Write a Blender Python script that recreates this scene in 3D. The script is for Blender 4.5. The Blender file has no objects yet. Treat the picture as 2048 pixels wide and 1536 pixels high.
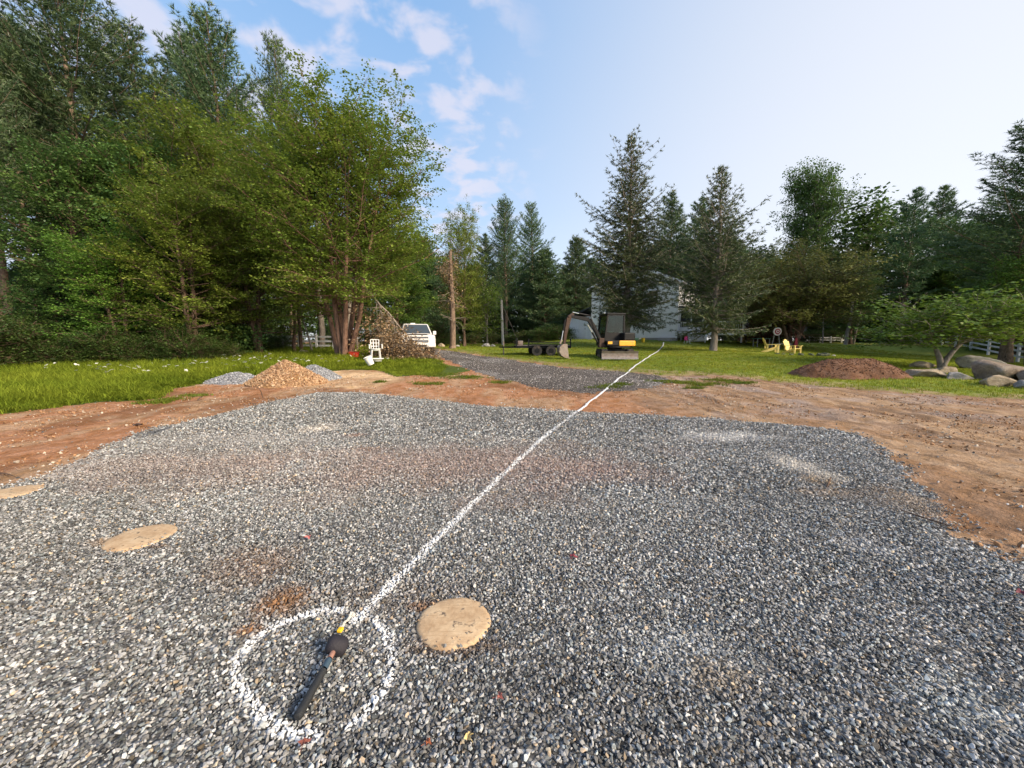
import bpy, bmesh, math, random
import numpy as np
from mathutils import Vector, Matrix

# ------------------------------------------------------------------ camera, sky, sun, exposure
scene = bpy.context.scene
COL = scene.collection
R = math.radians
CAM_H, PITCH, F = 1.55, 6.0, 780.0          # F in pixels of the 2048 px wide photograph
cam_d = bpy.data.cameras.new('camera'); cam = bpy.data.objects.new('camera', cam_d); COL.objects.link(cam)
cam.location = (0, 0, CAM_H); cam.rotation_euler = (R(90 - PITCH), 0, 0)
cam_d.sensor_width = 36; cam_d.lens = F / 2048 * 36; cam_d.clip_start = .05; cam_d.clip_end = 3000
scene.camera = cam

SUN_AZ, SUN_EL = 122.0, 27.0                  # degrees right of the view direction, above the horizon
world = bpy.data.worlds.new('World'); scene.world = world; world.use_nodes = True
wn, wl = world.node_tree.nodes, world.node_tree.links
wn.clear()
def WN(t, **k):
    n = wn.new(t)
    for a, b in k.items(): setattr(n, a, b)
    return n
w_out = WN('ShaderNodeOutputWorld'); w_bg = WN('ShaderNodeBackground')
sky = WN('ShaderNodeTexSky', sky_type='NISHITA', sun_disc=False, sun_elevation=R(SUN_EL), sun_rotation=R(SUN_AZ),
         altitude=100, air_density=1.0, dust_density=1.2, ozone_density=2.5)
def WM(op, a, b=None, c=None):
    n = WN('ShaderNodeMath', operation=op)
    for i, v in enumerate((a, b, c)):
        if v is None: continue
        if isinstance(v, (int, float)): n.inputs[i].default_value = v
        else: wl.new(v, n.inputs[i])
    return n.outputs[0]
tc = WN('ShaderNodeTexCoord'); sep = WN('ShaderNodeSeparateXYZ'); wl.new(tc.outputs['Generated'], sep.inputs[0])
zc = WM('MAXIMUM', sep.outputs[2], 0.0)
den = WM('ADD', zc, .16)
comb = WN('ShaderNodeCombineXYZ')
wl.new(WM('DIVIDE', sep.outputs[0], den), comb.inputs[0]); wl.new(WM('DIVIDE', sep.outputs[1], den), comb.inputs[1])
n1 = WN('ShaderNodeTexNoise'); n1.inputs['Scale'].default_value = 7.4; n1.inputs['Detail'].default_value = 4; n1.inputs['Roughness'].default_value = .52
n1.inputs['Distortion'].default_value = .25
n2 = WN('ShaderNodeTexNoise'); n2.inputs['Scale'].default_value = .9; n2.inputs['Detail'].default_value = 3
wl.new(comb.outputs[0], n1.inputs['Vector']); wl.new(comb.outputs[0], n2.inputs['Vector'])
# the cloud field thins out towards the sun
fld = WN('ShaderNodeMapRange', interpolation_type='SMOOTHSTEP')
wl.new(sep.outputs[0], fld.inputs[0]); fld.inputs[1].default_value = .10; fld.inputs[2].default_value = -.10; fld.inputs[3].default_value = 0; fld.inputs[4].default_value = 1
dens = WM('ADD', WM('MULTIPLY', n1.outputs[0], .78), WM('MULTIPLY', n2.outputs[0], .22))
cl = WN('ShaderNodeMapRange', interpolation_type='SMOOTHSTEP'); wl.new(WM('ADD', dens, WM('MULTIPLY', fld.outputs[0], .07)), cl.inputs[0])
cl.inputs[1].default_value = .515; cl.inputs[2].default_value = .67; cl.inputs[3].default_value = 0; cl.inputs[4].default_value = .62
cloud = WM('MULTIPLY', cl.outputs[0], fld.outputs[0])
# haze in the air: pale at the horizon, blue overhead, whiter round the low sun
ra = WN('ShaderNodeValToRGB'); wl.new(zc, ra.inputs[0]); el = ra.color_ramp.elements
SKY = [(0, (.325, .338, .365)), (.12, (.26, .302, .365)), (.30, (.182, .252, .350)), (.60, (.112, .198, .328)), (1, (.082, .145, .29))]
while len(el) < len(SKY): el.new(.5)
for e_, (p_, c_) in zip(el, SKY): e_.position = p_; e_.color = c_ + (1,)
glow = WN('ShaderNodeVectorMath', operation='DOT_PRODUCT'); wl.new(tc.outputs['Generated'], glow.inputs[0])
glow.inputs[1].default_value = (math.sin(R(82)), math.cos(R(82)), 0.0)
gl = WN('ShaderNodeMapRange', interpolation_type='SMOOTHSTEP'); wl.new(glow.outputs['Value'], gl.inputs[0])
gl.inputs[1].default_value = -.12; gl.inputs[2].default_value = .85; gl.inputs[3].default_value = 0; gl.inputs[4].default_value = .85
mixg = WN('ShaderNodeMix', data_type='RGBA'); wl.new(gl.outputs[0], mixg.inputs[0]); wl.new(ra.outputs[0], mixg.inputs[6]); mixg.inputs[7].default_value = (.402, .388, .382, 1)
sc_in = WN('ShaderNodeVectorMath', operation='SCALE'); wl.new(mixg.outputs[2], sc_in.inputs[0]); sc_in.inputs['Scale'].default_value = 1 / .15
mixv = WN('ShaderNodeMix', data_type='RGBA'); mixv.inputs[0].default_value = .85; wl.new(sky.outputs[0], mixv.inputs[6]); wl.new(sc_in.outputs[0], mixv.inputs[7])
mixc = WN('ShaderNodeMix', data_type='RGBA'); wl.new(cloud, mixc.inputs[0]); wl.new(mixv.outputs[2], mixc.inputs[6]); mixc.inputs[7].default_value = (.345 / .15, .325 / .15, .360 / .15, 1)
wl.new(mixc.outputs[2], w_bg.inputs[0]); w_bg.inputs[1].default_value = .15
wl.new(w_bg.outputs[0], w_out.inputs[0])

sun_d = bpy.data.lights.new('sun', 'SUN'); sun = bpy.data.objects.new('sun', sun_d); COL.objects.link(sun)
sun_d.energy = 2.8; sun_d.angle = R(18); sun_d.color = (1, .82, .60)
sd = Vector((math.sin(R(SUN_AZ)) * math.cos(R(SUN_EL)), math.cos(R(SUN_AZ)) * math.cos(R(SUN_EL)), math.sin(R(SUN_EL))))
sun.rotation_euler = sd.to_track_quat('Z', 'Y').to_euler()
scene.view_settings.view_transform = 'Standard'; scene.view_settings.look = 'None'
scene.view_settings.exposure = 1.38; scene.view_settings.gamma = 1
scene.cycles.max_bounces = 6; scene.cycles.diffuse_bounces = 3; scene.cycles.transmission_bounces = 4; scene.cycles.transparent_max_bounces = 6
scene.cycles.use_adaptive_sampling = True; scene.cycles.adaptive_threshold = .02
scene.cycles.use_denoising = True

# ------------------------------------------------------------------ small maths
rng = np.random.default_rng(11)
def sstep(a, b, x):
    t = np.clip((np.asarray(x, float) - a) / (b - a), 0, 1); return t * t * (3 - 2 * t)
def _hash(i, j, s):
    h = (i.astype(np.int64) * 374761393 + j.astype(np.int64) * 668265263 + s * 974634777) & 0xffffffff
    h = ((h ^ (h >> 13)) * 1274126177) & 0xffffffff
    return ((h ^ (h >> 16)) & 0xffffff) / float(0xffffff)
def vnoise(x, y, s=0):
    x = np.asarray(x, float); y = np.asarray(y, float)
    i = np.floor(x); j = np.floor(y); u = x - i; v = y - j
    u = u * u * (3 - 2 * u); v = v * v * (3 - 2 * v)
    return (_hash(i, j, s) * (1 - u) + _hash(i + 1, j, s) * u) * (1 - v) + (_hash(i, j + 1, s) * (1 - u) + _hash(i + 1, j + 1, s) * u) * v
def fbm(x, y, s=0, o=4):
    a, t, w = .5, 0, 0
    for k in range(o):
        t = t + a * vnoise(x * 2 ** k, y * 2 ** k, s + k * 17); w += a; a *= .5
    return t / w
_PY = np.array([-60, 0, 9, 13, 18, 22, 26, 32, 38, 50, 80, 200, 900], float)
_PZ = np.array([0, 0, 0, .12, .42, .70, .88, 1.25, 1.85, 1.95, 1.8, 2.5, 6], float)
_ty = np.arange(-60, 900, .5); _tz = np.interp(_ty, _PY, _PZ); _k = np.hanning(11); _k /= _k.sum()
_tz = np.convolve(np.pad(_tz, 5, mode='edge'), _k, mode='valid')
def hz(x, y):
    """height of the terrain"""
    x = np.asarray(x, float); y = np.asarray(y, float)
    z = np.interp(y, _ty, _tz)
    z = z - .75 * sstep(14, 36, x) * (1 - sstep(34, 58, y)) * sstep(10, 24, y) - .6 * sstep(30, 55, x) * sstep(40, 60, y)
    z = z - .5 * (1 - sstep(-2, 8, x)) * sstep(28, 40, y)
    return z
def relief(x, y):
    return ((fbm(x * .5, y * .5, 3, 3) - .5) * .10 + (fbm(x * 2.2, y * 2.2, 5, 3) - .5) * .03) * (.2 + .8 * sstep(4, 12, np.hypot(x, y)))
cp, sp = math.cos(R(PITCH)), math.sin(R(PITCH))
def ray(px, py):
    a, b = (px - 1024) / F, (768 - py) / F
    return np.array([a, cp + b * sp, -sp + b * cp])
def at(px, py, Y):
    """point on the sight line of a photo pixel at depth Y"""
    d = ray(px, py); return np.array([0, 0, CAM_H]) + d * (Y / d[1])
def G(px, py):
    """where a photo pixel's sight line meets the ground"""
    d = ray(px, py); t = .5
    for _ in range(6000):
        p = d * t
        if CAM_H + p[2] <= hz(p[0], p[1]) + .041 * (1 - sstep(7, 9.5, p[1])): break
        t += .004 if t < 4 else .02 if t < 12 else .05
    return np.array([p[0], p[1]])
def GX(px, Y):
    """ground point in photo column px at depth Y"""
    z = float(hz((px - 1024) / F * Y, Y)); zc_ = Y * cp + (CAM_H - z) * sp
    x = (px - 1024) / F * zc_
    return Vector((x, Y, float(hz(x, Y))))
def poly_px(pts): return [tuple(G(*p)) for p in pts]
def sdf(P, poly):
    """signed distance to a closed polygon, positive inside"""
    x, y = P[:, 0], P[:, 1]; n = len(poly); d = np.full(len(P), 1e9); ins = np.zeros(len(P), bool)
    for i in range(n):
        (x0, y0), (x1, y1) = poly[i], poly[(i + 1) % n]
        ex, ey = x1 - x0, y1 - y0; L = ex * ex + ey * ey + 1e-12
        t = np.clip(((x - x0) * ex + (y - y0) * ey) / L, 0, 1)
        d = np.minimum(d, np.hypot(x - x0 - t * ex, y - y0 - t * ey))
        c = ((y0 > y) != (y1 > y)) & (x < (x1 - x0) * (y - y0) / (y1 - y0 + 1e-12) + x0)
        ins ^= c
    return np.where(ins, d, -d)
def dline(P, pts):
    x, y = P[:, 0], P[:, 1]; d = np.full(len(P), 1e9)
    for (x0, y0), (x1, y1) in zip(pts[:-1], pts[1:]):
        ex, ey = x1 - x0, y1 - y0; t = np.clip(((x - x0) * ex + (y - y0) * ey) / (ex * ex + ey * ey + 1e-12), 0, 1)
        d = np.minimum(d, np.hypot(x - x0 - t * ex, y - y0 - t * ey))
    return d

# ------------------------------------------------------------------ materials
def new_mat(name):
    m = bpy.data.materials.new(name); m.use_nodes = True
    nt = m.node_tree; nt.nodes.clear()
    out = nt.nodes.new('ShaderNodeOutputMaterial')
    return m, nt, out
class N:
    """little node helper"""
    def __init__(s, nt): s.nt = nt
    def __call__(s, t, ins=None, **k):
        n = s.nt.nodes.new(t)
        for a, b in k.items(): setattr(n, a, b)
        for a, b in (ins or {}).items():
            if hasattr(b, 'is_output'): s.nt.links.new(b, n.inputs[a])
            else: n.inputs[a].default_value = b
        return n
    def mix(s, f, a, b, mode='MIX'):
        n = s('ShaderNodeMix', data_type='RGBA', blend_type=mode)
        for i, v in ((0, f), (6, a), (7, b)):
            if hasattr(v, 'is_output'): s.nt.links.new(v, n.inputs[i])
            else: n.inputs[i].default_value = v if i == 0 else (tuple(v) + (1,))[:4]
        return n.outputs[2]
    def math(s, op, a, b=0.0):
        n = s('ShaderNodeMath', operation=op)
        for i, v in ((0, a), (1, b)):
            if hasattr(v, 'is_output'): s.nt.links.new(v, n.inputs[i])
            else: n.inputs[i].default_value = v
        return n.outputs[0]
    def noise(s, scale, vec=None, detail=4, rough=.55):
        n = s('ShaderNodeTexNoise', {'Scale': scale, 'Detail': detail, 'Roughness': rough})
        if vec is not None: s.nt.links.new(vec, n.inputs['Vector'])
        return n.outputs[0]
    def ramp(s, f, stops):
        n = s('ShaderNodeValToRGB'); s.nt.links.new(f, n.inputs[0]); e = n.color_ramp.elements
        while len(e) < len(stops): e.new(.5)
        for q, (p, c) in zip(e, stops): q.position = p; q.color = (tuple(c) + (1,))[:4]
        return n.outputs[0]
    def rng_(s, f, a, b, c, d):
        n = s('ShaderNodeMapRange', {1: a, 2: b, 3: c, 4: d}); s.nt.links.new(f, n.inputs[0]); return n.outputs[0]

def plain(name, c, rough=.6, metal=0, wear=.25, scale=9, bump=.0, dirt=None, spec=.5):
    """a painted or solid surface with uneven colour, wear and roughness"""
    m, nt, out = new_mat(name); n = N(nt)
    tcd = n('ShaderNodeTexCoord').outputs['Object']
    f = n.noise(scale, tcd, 6, .65)
    dk = tuple(v * (1 - wear) for v in c); lt = tuple(min(1, v * (1 + wear * .6)) for v in c)
    col = n.ramp(f, [(.3, dk), (.55, c), (.8, lt)])
    if dirt:
        f2 = n.noise(scale * .45, tcd, 5, .7)
        col = n.mix(n.rng_(f2, .5, .72, 0, .75), col, dirt)
    b = n('ShaderNodeBsdfPrincipled', {'Base Color': col, 'Metallic': metal, 'Specular IOR Level': spec})
    nt.links.new(n.rng_(f, .3, .8, rough * .85, min(1, rough * 1.2)), b.inputs['Roughness'])
    if bump:
        bp = n('ShaderNodeBump', {'Strength': bump, 'Distance': .01, 'Height': n.noise(scale * 6, tcd, 4)})
        nt.links.new(bp.outputs[0], b.inputs['Normal'])
    nt.links.new(b.outputs[0], out.inputs[0])
    return m
def leaf_mat(name, stops, trans=.32, hue=.0, gain=1.9):
    stops = [(p, tuple(v * gain for v in c)) for p, c in stops]
    m, nt, out = new_mat(name); n = N(nt)
    a = n('ShaderNodeAttribute', attribute_name='rnd').outputs['Fac']
    col = n.ramp(a, stops)
    oi = n('ShaderNodeObjectInfo').outputs['Random']
    hs = n('ShaderNodeHueSaturation', {'Color': col, 'Hue': n.rng_(oi, 0, 1, .5 - hue, .5 + hue), 'Value': n.rng_(oi, 0, 1, .82, 1.15)}).outputs[0]
    d = n('ShaderNodeBsdfDiffuse', {'Color': hs}); t = n('ShaderNodeBsdfTranslucent', {'Color': n.mix(.5, hs, (.25, .32, .03), 'ADD')})
    nt.links.new(hs, t.inputs[0])
    mx = n('ShaderNodeMixShader', {0: trans, 1: d.outputs[0], 2: t.outputs[0]})
    g = n('ShaderNodeBsdfGlossy', {'Roughness': .45, 'Color': (1, 1, 1, 1)})
    mx2 = n('ShaderNodeMixShader', {0: .035, 1: mx.outputs[0], 2: g.outputs[0]})
    nt.links.new(mx2.outputs[0], out.inputs[0])
    return m
def bark_mat(name, dark, light, scale=6):
    m, nt, out = new_mat(name); n = N(nt)
    tcd = n('ShaderNodeTexCoord').outputs['Object']
    mp = n('ShaderNodeMapping', {'Vector': tcd, 'Scale': (1, 1, .18)}).outputs[0]
    f = n.noise(scale * 2.2, mp, 7, .7); f2 = n.noise(scale * .35, tcd, 3)
    col = n.mix(n.rng_(f2, .35, .7, 0, .45), n.ramp(f, [(.34, dark), (.62, light)]), tuple(v * 1.25 for v in light))
    b = n('ShaderNodeBsdfPrincipled', {'Base Color': col, 'Roughness': .92, 'Specular IOR Level': .15})
    bp = n('ShaderNodeBump', {'Strength': .9, 'Distance': .03, 'Height': f}); nt.links.new(bp.outputs[0], b.inputs['Normal'])
    nt.links.new(b.outputs[0], out.inputs[0])
    return m
def inst_mat(name, rough=.85, trans=0., mott=.3, spec=.3):
    """takes the colour each scattered piece was given"""
    m, nt, out = new_mat(name); n = N(nt)
    a = n('ShaderNodeAttribute', attribute_name='col', attribute_type='INSTANCER').outputs['Color']
    tcd = n('ShaderNodeTexCoord').outputs['Object']
    f = n.noise(2.4, tcd, 4, .7)
    hs = n('ShaderNodeHueSaturation', {'Color': a, 'Value': n.rng_(f, .3, .75, 1 - mott, 1 + mott)}).outputs[0]
    if trans:
        d = n('ShaderNodeBsdfDiffuse', {'Color': hs}); t = n('ShaderNodeBsdfTranslucent', {'Color': hs})
        s_ = n('ShaderNodeMixShader', {0: trans, 1: d.outputs[0], 2: t.outputs[0]})
    else:
        s_ = n('ShaderNodeBsdfPrincipled', {'Base Color': hs, 'Roughness': rough, 'Specular IOR Level': spec})
    nt.links.new(s_.outputs[0], out.inputs[0])
    return m
def glass_mat(name, tint=(.12, .16, .16), alpha=.35):
    m, nt, out = new_mat(name); n = N(nt)
    t = n('ShaderNodeBsdfTransparent', {'Color': tuple(tint) + (1,)})
    g = n('ShaderNodeBsdfGlossy', {'Roughness': .06, 'Color': (.9, .95, 1, 1)})
    fr = n('ShaderNodeFresnel', {'IOR': 1.5}).outputs[0]
    mx = n('ShaderNodeMixShader', {1: t.outputs[0], 2: g.outputs[0]}); nt.links.new(n.rng_(fr, .03, 1, alpha * .1, .8), mx.inputs[0])
    nt.links.new(mx.outputs[0], out.inputs[0])
    return m

def ground_mat(name, fine, rough=.95, bump=.6, bdist=.02, speck=None, stretch=(1, 1, 1), var=.3):
    """colour from the mesh's own zone colours, broken up by noise at several sizes"""
    m, nt, out = new_mat(name); n = N(nt)
    a = n('ShaderNodeAttribute', attribute_name='zone').outputs['Color']
    pos = n('ShaderNodeNewGeometry').outputs['Position']
    mp = n('ShaderNodeMapping', {'Vector': pos, 'Scale': stretch}).outputs[0]
    f1 = n.noise(fine, mp, 8, .68); f2 = n.noise(fine * .17, mp, 5, .6)
    v = n.math('MULTIPLY', n.rng_(f1, .25, .78, 1 - var, 1 + var), n.rng_(f2, .3, .7, 1 - var * .6, 1 + var * .6))
    hs = n('ShaderNodeHueSaturation', {'Color': a, 'Value': v, 'Saturation': n.rng_(f2, .3, .7, 1.12, .85)}).outputs[0]
    h = f1
    if speck:
        vo = n('ShaderNodeTexVoronoi', {'Scale': speck[0], 'Vector': pos})
        wn_ = n('ShaderNodeTexWhiteNoise'); nt.links.new(vo.outputs['Position'], wn_.inputs[0])
        r = wn_.outputs[0]
        k = n.math('MULTIPLY', n.math('GREATER_THAN', r, 1 - speck[1]), n.rng_(vo.outputs['Distance'], .25, .42, 1, 0))
        hs = n.mix(k, hs, n.ramp(wn_.outputs[1], [(0, speck[2]), (1, speck[3])]))
        h = n.math('ADD', f1, n.math('MULTIPLY', k, .3))
    b = n('ShaderNodeBsdfPrincipled', {'Base Color': hs, 'Roughness': rough, 'Specular IOR Level': .12})
    bp = n('ShaderNodeBump', {'Strength': bump, 'Distance': bdist, 'Height': h}); nt.links.new(bp.outputs[0], b.inputs['Normal'])
    nt.links.new(b.outputs[0], out.inputs[0])
    return m

# ------------------------------------------------------------------ mesh helpers
def np_mesh(name, V, quads=None, tris=None, mat=None, smooth=False, attrs=None):
    me = bpy.data.meshes.new(name)
    nq = 0 if quads is None else len(quads); ntr = 0 if tris is None else len(tris)
    V = np.ascontiguousarray(V, np.float32)
    me.vertices.add(len(V)); me.vertices.foreach_set('co', V.ravel())
    if nq + ntr:
        li = []
        if nq: li.append(np.asarray(quads, np.int32).ravel())
        if ntr: li.append(np.asarray(tris, np.int32).ravel())
        li = np.concatenate(li)
        st = np.concatenate([np.arange(nq) * 4, nq * 4 + np.arange(ntr) * 3]).astype(np.int32)
        me.loops.add(len(li)); me.loops.foreach_set('vertex_index', li)
        me.polygons.add(nq + ntr); me.polygons.foreach_set('loop_start', st)
        if smooth: me.polygons.foreach_set('use_smooth', np.ones(nq + ntr, bool))
    for k, v in (attrs or {}).items():
        v = np.asarray(v)
        if v.ndim == 1 and v.dtype.kind in 'iu':
            a = me.attributes.new(k, 'INT', 'POINT'); a.data.foreach_set('value', v.astype(np.int32))
        elif v.ndim == 1:
            a = me.attributes.new(k, 'FLOAT', 'POINT'); a.data.foreach_set('value', v.astype(np.float32))
        elif v.shape[1] == 4:
            a = me.attributes.new(k, 'FLOAT_COLOR', 'POINT'); a.data.foreach_set('color', v.astype(np.float32).ravel())
        else:
            a = me.attributes.new(k, 'FLOAT_VECTOR', 'POINT'); a.data.foreach_set('vector', v.astype(np.float32).ravel())
    me.update(calc_edges=True)
    if mat: me.materials.append(mat)
    return me
def link(name, data, parent=None, loc=None, rz=None):
    o = bpy.data.objects.new(name, data); COL.objects.link(o)
    if parent: o.parent = parent
    if loc is not None: o.location = loc
    if rz is not None: o.rotation_euler = (0, 0, rz)
    return o
def tag(o, label=None, cat=None, group=None, kind=None):
    if label: o['label'] = label
    if cat: o['category'] = cat
    if group: o['group'] = group
    if kind: o['kind'] = kind
    return o
def thing(name, label, cat, loc=(0, 0, 0), rz=0, group=None):
    return tag(link(name, None, None, loc, rz), label, cat, group)
def part(name, bm, mat, parent=None, smooth=False, loc=None, rz=None):
    me = bpy.data.meshes.new(name); bm.normal_update(); bm.to_mesh(me); bm.free(); me.materials.append(mat)
    if smooth: me.polygons.foreach_set('use_smooth', np.ones(len(me.polygons), bool))
    return link(name, me, parent, loc, rz)
def BM(): return bmesh.new()
def bx(bm, c, s, rot=(0, 0, 0), bev=0.0, seg=2):
    from mathutils import Euler
    M = Matrix.Translation(c) @ Euler(rot).to_matrix().to_4x4() @ Matrix.Diagonal((s[0], s[1], s[2], 1))
    r = bmesh.ops.create_cube(bm, size=1, matrix=M)
    if bev:
        es = list({e for v in r['verts'] for e in v.link_edges})
        bmesh.ops.bevel(bm, geom=es, offset=bev, segments=seg, affect='EDGES', profile=.5)
    return bm
def cy(bm, p0, p1, r0, r1=None, seg=12, caps=True):
    p0, p1 = Vector(p0), Vector(p1); d = p1 - p0; L = d.length
    M = Matrix.Translation((p0 + p1) / 2) @ d.to_track_quat('Z', 'Y').to_matrix().to_4x4()
    bmesh.ops.create_cone(bm, cap_ends=caps, segments=seg, radius1=r0, radius2=r0 if r1 is None else r1, depth=L, matrix=M)
    return bm
def prism(bm, poly, a0, a1, axis='x', bev=0.0):
    """closed outline extruded along an axis: axis x -> outline in (y,z); y -> (x,z); z -> (x,y)"""
    def P(u, v, w): return {'x': (w, u, v), 'y': (u, w, v), 'z': (u, v, w)}[axis]
    A = [bm.verts.new(P(u, v, a0)) for u, v in poly]; B = [bm.verts.new(P(u, v, a1)) for u, v in poly]
    fs = [bm.faces.new(A), bm.faces.new(B[::-1])]; n = len(poly)
    for i in range(n): fs.append(bm.faces.new((A[(i + 1) % n], A[i], B[i], B[(i + 1) % n])))
    bmesh.ops.recalc_face_normals(bm, faces=fs)
    if bev:
        es = list({e for f in fs for e in f.edges})
        bmesh.ops.bevel(bm, geom=es, offset=bev, segments=2, affect='EDGES', profile=.5)
    return bm
def beam(bm, p0, p1, w, h, bev=0.0):
    """a bar of section w x h between two points"""
    p0, p1 = Vector(p0), Vector(p1); d = p1 - p0
    q = d.to_track_quat('Y', 'Z')
    M = Matrix.Translation((p0 + p1) / 2) @ q.to_matrix().to_4x4() @ Matrix.Diagonal((w, d.length, h, 1))
    r = bmesh.ops.create_cube(bm, size=1, matrix=M)
    if bev:
        es = list({e for v in r['verts'] for e in v.link_edges})
        bmesh.ops.bevel(bm, geom=es, offset=bev, segments=1, affect='EDGES')
    return bm
def hexa(bm, bot, top, bev=0.0):
    """box between two quads given as corner lists"""
    a = [bm.verts.new(p) for p in bot]; b = [bm.verts.new(p) for p in top]
    fs = [bm.faces.new(a[::-1]), bm.faces.new(b)]
    for i in range(4): fs.append(bm.faces.new((a[i], a[(i + 1) % 4], b[(i + 1) % 4], b[i])))
    bmesh.ops.recalc_face_normals(bm, faces=fs)
    if bev:
        es = list({e for f in fs for e in f.edges})
        bmesh.ops.bevel(bm, geom=es, offset=bev, segments=2, affect='EDGES', profile=.5)
    return bm
def lathe(bm, prof, seg=20, c=(0, 0, 0)):
    rings = []
    for r, z in prof:
        rings.append([bm.verts.new((c[0] + r * math.cos(2 * math.pi * k / seg), c[1] + r * math.sin(2 * math.pi * k / seg), c[2] + z)) for k in range(seg)])
    for a, b in zip(rings[:-1], rings[1:]):
        for k in range(seg): bm.faces.new((a[k], a[(k + 1) % seg], b[(k + 1) % seg], b[k]))
    bm.faces.new(rings[-1]); bm.faces.new(rings[0][::-1])
    return bm
class Tubes:
    """tapered limbs as one mesh"""
    def __init__(s): s.V, s.Q, s.n = [], [], 0
    def add(s, pts, rad, sides=5):
        pts = np.asarray(pts, float); rad = np.asarray(rad, float)
        t = np.gradient(pts, axis=0); t /= np.linalg.norm(t, axis=1)[:, None] + 1e-9
        m = t.mean(0); ref = np.array([1., 0, 0]) if abs(m[2]) > .8 * np.linalg.norm(m) else np.array([0, 0, 1.])
        u = np.cross(t, ref); u /= np.linalg.norm(u, axis=1)[:, None] + 1e-9; v = np.cross(t, u)
        a = np.arange(sides) * 2 * np.pi / sides
        ring = pts[:, None] + rad[:, None, None] * (np.cos(a)[None, :, None] * u[:, None] + np.sin(a)[None, :, None] * v[:, None])
        k = len(pts); idx = s.n + np.arange(k * sides).reshape(k, sides)
        q = np.stack([idx[:-1], np.roll(idx[:-1], -1, 1), np.roll(idx[1:], -1, 1), idx[1:]], -1).reshape(-1, 4)
        s.V.append(ring.reshape(-1, 3)); s.Q.append(q); s.n += k * sides
    def mesh(s, name, mat):
        return np_mesh(name, np.concatenate(s.V), np.concatenate(s.Q), None, mat, True)

# ------------------------------------------------------------------ scatter: points with their own turn, size, shape and colour
def stone_protos(name, n, mat, seed, flat=(.42, .80), jag=.28, sub=1):
    c = bpy.data.collections.new(name)
    r = np.random.default_rng(seed)
    for k in range(n):
        bm = BM(); m_ = 12; q = r.normal(size=(m_, 3)); q /= np.linalg.norm(q, axis=1)[:, None]
        q *= r.uniform(.42, .60, (m_, 1)); q *= np.array([1, r.uniform(.55, .95), r.uniform(*flat)])
        q = np.sign(q) * np.abs(q) ** .85 * .92
        for p in q: bm.verts.new(p)
        bmesh.ops.convex_hull(bm, input=bm.verts[:])
        for v in [v for v in bm.verts if not v.link_faces]: bm.verts.remove(v)
        bmesh.ops.bevel(bm, geom=bm.edges[:], offset=.018, segments=1, affect='EDGES')
        me = bpy.data.meshes.new('%s_%02d' % (name, k)); bm.to_mesh(me); bm.free(); me.materials.append(mat)
        o = bpy.data.objects.new('%s_%02d' % (name, k), me); c.objects.link(o)
    return c
def mesh_protos(name, meshes):
    c = bpy.data.collections.new(name)
    for k, me in enumerate(meshes): c.objects.link(bpy.data.objects.new('%s_%02d' % (name, k), me))
    return c
def scatter(name, P, rot, scl, idx, colr, coll, parent=None):
    me = np_mesh(name, P, attrs={'rot': rot, 'scl': scl, 'idx': np.asarray(idx, np.int32), 'col': np.c_[colr, np.ones(len(colr))]})
    o = link(name, me, parent)
    ng = bpy.data.node_groups.new(name + '_nodes', 'GeometryNodeTree')
    ng.interface.new_socket('Geometry', in_out='INPUT', socket_type='NodeSocketGeometry')
    ng.interface.new_socket('Geometry', in_out='OUTPUT', socket_type='NodeSocketGeometry')
    nd, lk = ng.nodes, ng.links
    gi, go = nd.new('NodeGroupInput'), nd.new('NodeGroupOutput')
    iop = nd.new('GeometryNodeInstanceOnPoints'); ci = nd.new('GeometryNodeCollectionInfo')
    ci.inputs['Collection'].default_value = coll; ci.inputs['Separate Children'].default_value = True; ci.inputs['Reset Children'].default_value = True
    def na(k, t):
        q = nd.new('GeometryNodeInputNamedAttribute'); q.data_type = t; q.inputs['Name'].default_value = k
        return [s_ for s_ in q.outputs if s_.enabled and s_.name == 'Attribute'][0]
    lk.new(gi.outputs[0], iop.inputs['Points']); lk.new(ci.outputs[0], iop.inputs['Instance'])
    iop.inputs['Pick Instance'].default_value = True
    lk.new(na('idx', 'INT'), iop.inputs['Instance Index'])
    lk.new(na('rot', 'FLOAT_VECTOR'), iop.inputs['Rotation']); lk.new(na('scl', 'FLOAT_VECTOR'), iop.inputs['Scale'])
    lk.new(iop.outputs[0], go.inputs[0])
    md = o.modifiers.new('scatter', 'NODES'); md.node_group = ng
    return o

# ------------------------------------------------------------------ the ground: one sheet with gravel pad, drive and lawns laid over it
PAD = poly_px([(0, 968), (80, 950), (190, 905), (330, 850), (480, 818), (560, 800), (640, 787), (720, 786), (820, 797), (960, 812), (1100, 822), (1240, 828),
               (1400, 835), (1540, 845), (1640, 853), (1711, 866), (1754, 893), (1790, 925), (1836, 966), (1867, 997), (1890, 1044), (1953, 1083), (1992, 1106), (2050, 1128)]) \
      + [(5.2, 1.4), (6, -7), (-10, -7), (-9.2, 2.4)]
DRIVE = poly_px([(1345, 766), (1290, 780), (1180, 785), (1080, 773), (1000, 757), (930, 737), (880, 716), (856, 704)]) + [(-8.2, 30), (-14, 40), (-11, 40.5), (-5.2, 29)] \
      + poly_px([(868, 699), (930, 706), (1000, 718), (1080, 729), (1160, 738), (1230, 742), (1310, 752)])
MEADOW = poly_px([(0, 830), (100, 816), (230, 801), (322, 795), (345, 778), (430, 764), (560, 750), (640, 743), (700, 740), (760, 743), (800, 752), (880, 753), (935, 743), (900, 728), (862, 714), (838, 706)]) \
      + [(-8.6, 30), (-15, 40), (-30, 60), (-120, 60), (-120, 4), (-14, 6.8)]
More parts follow.
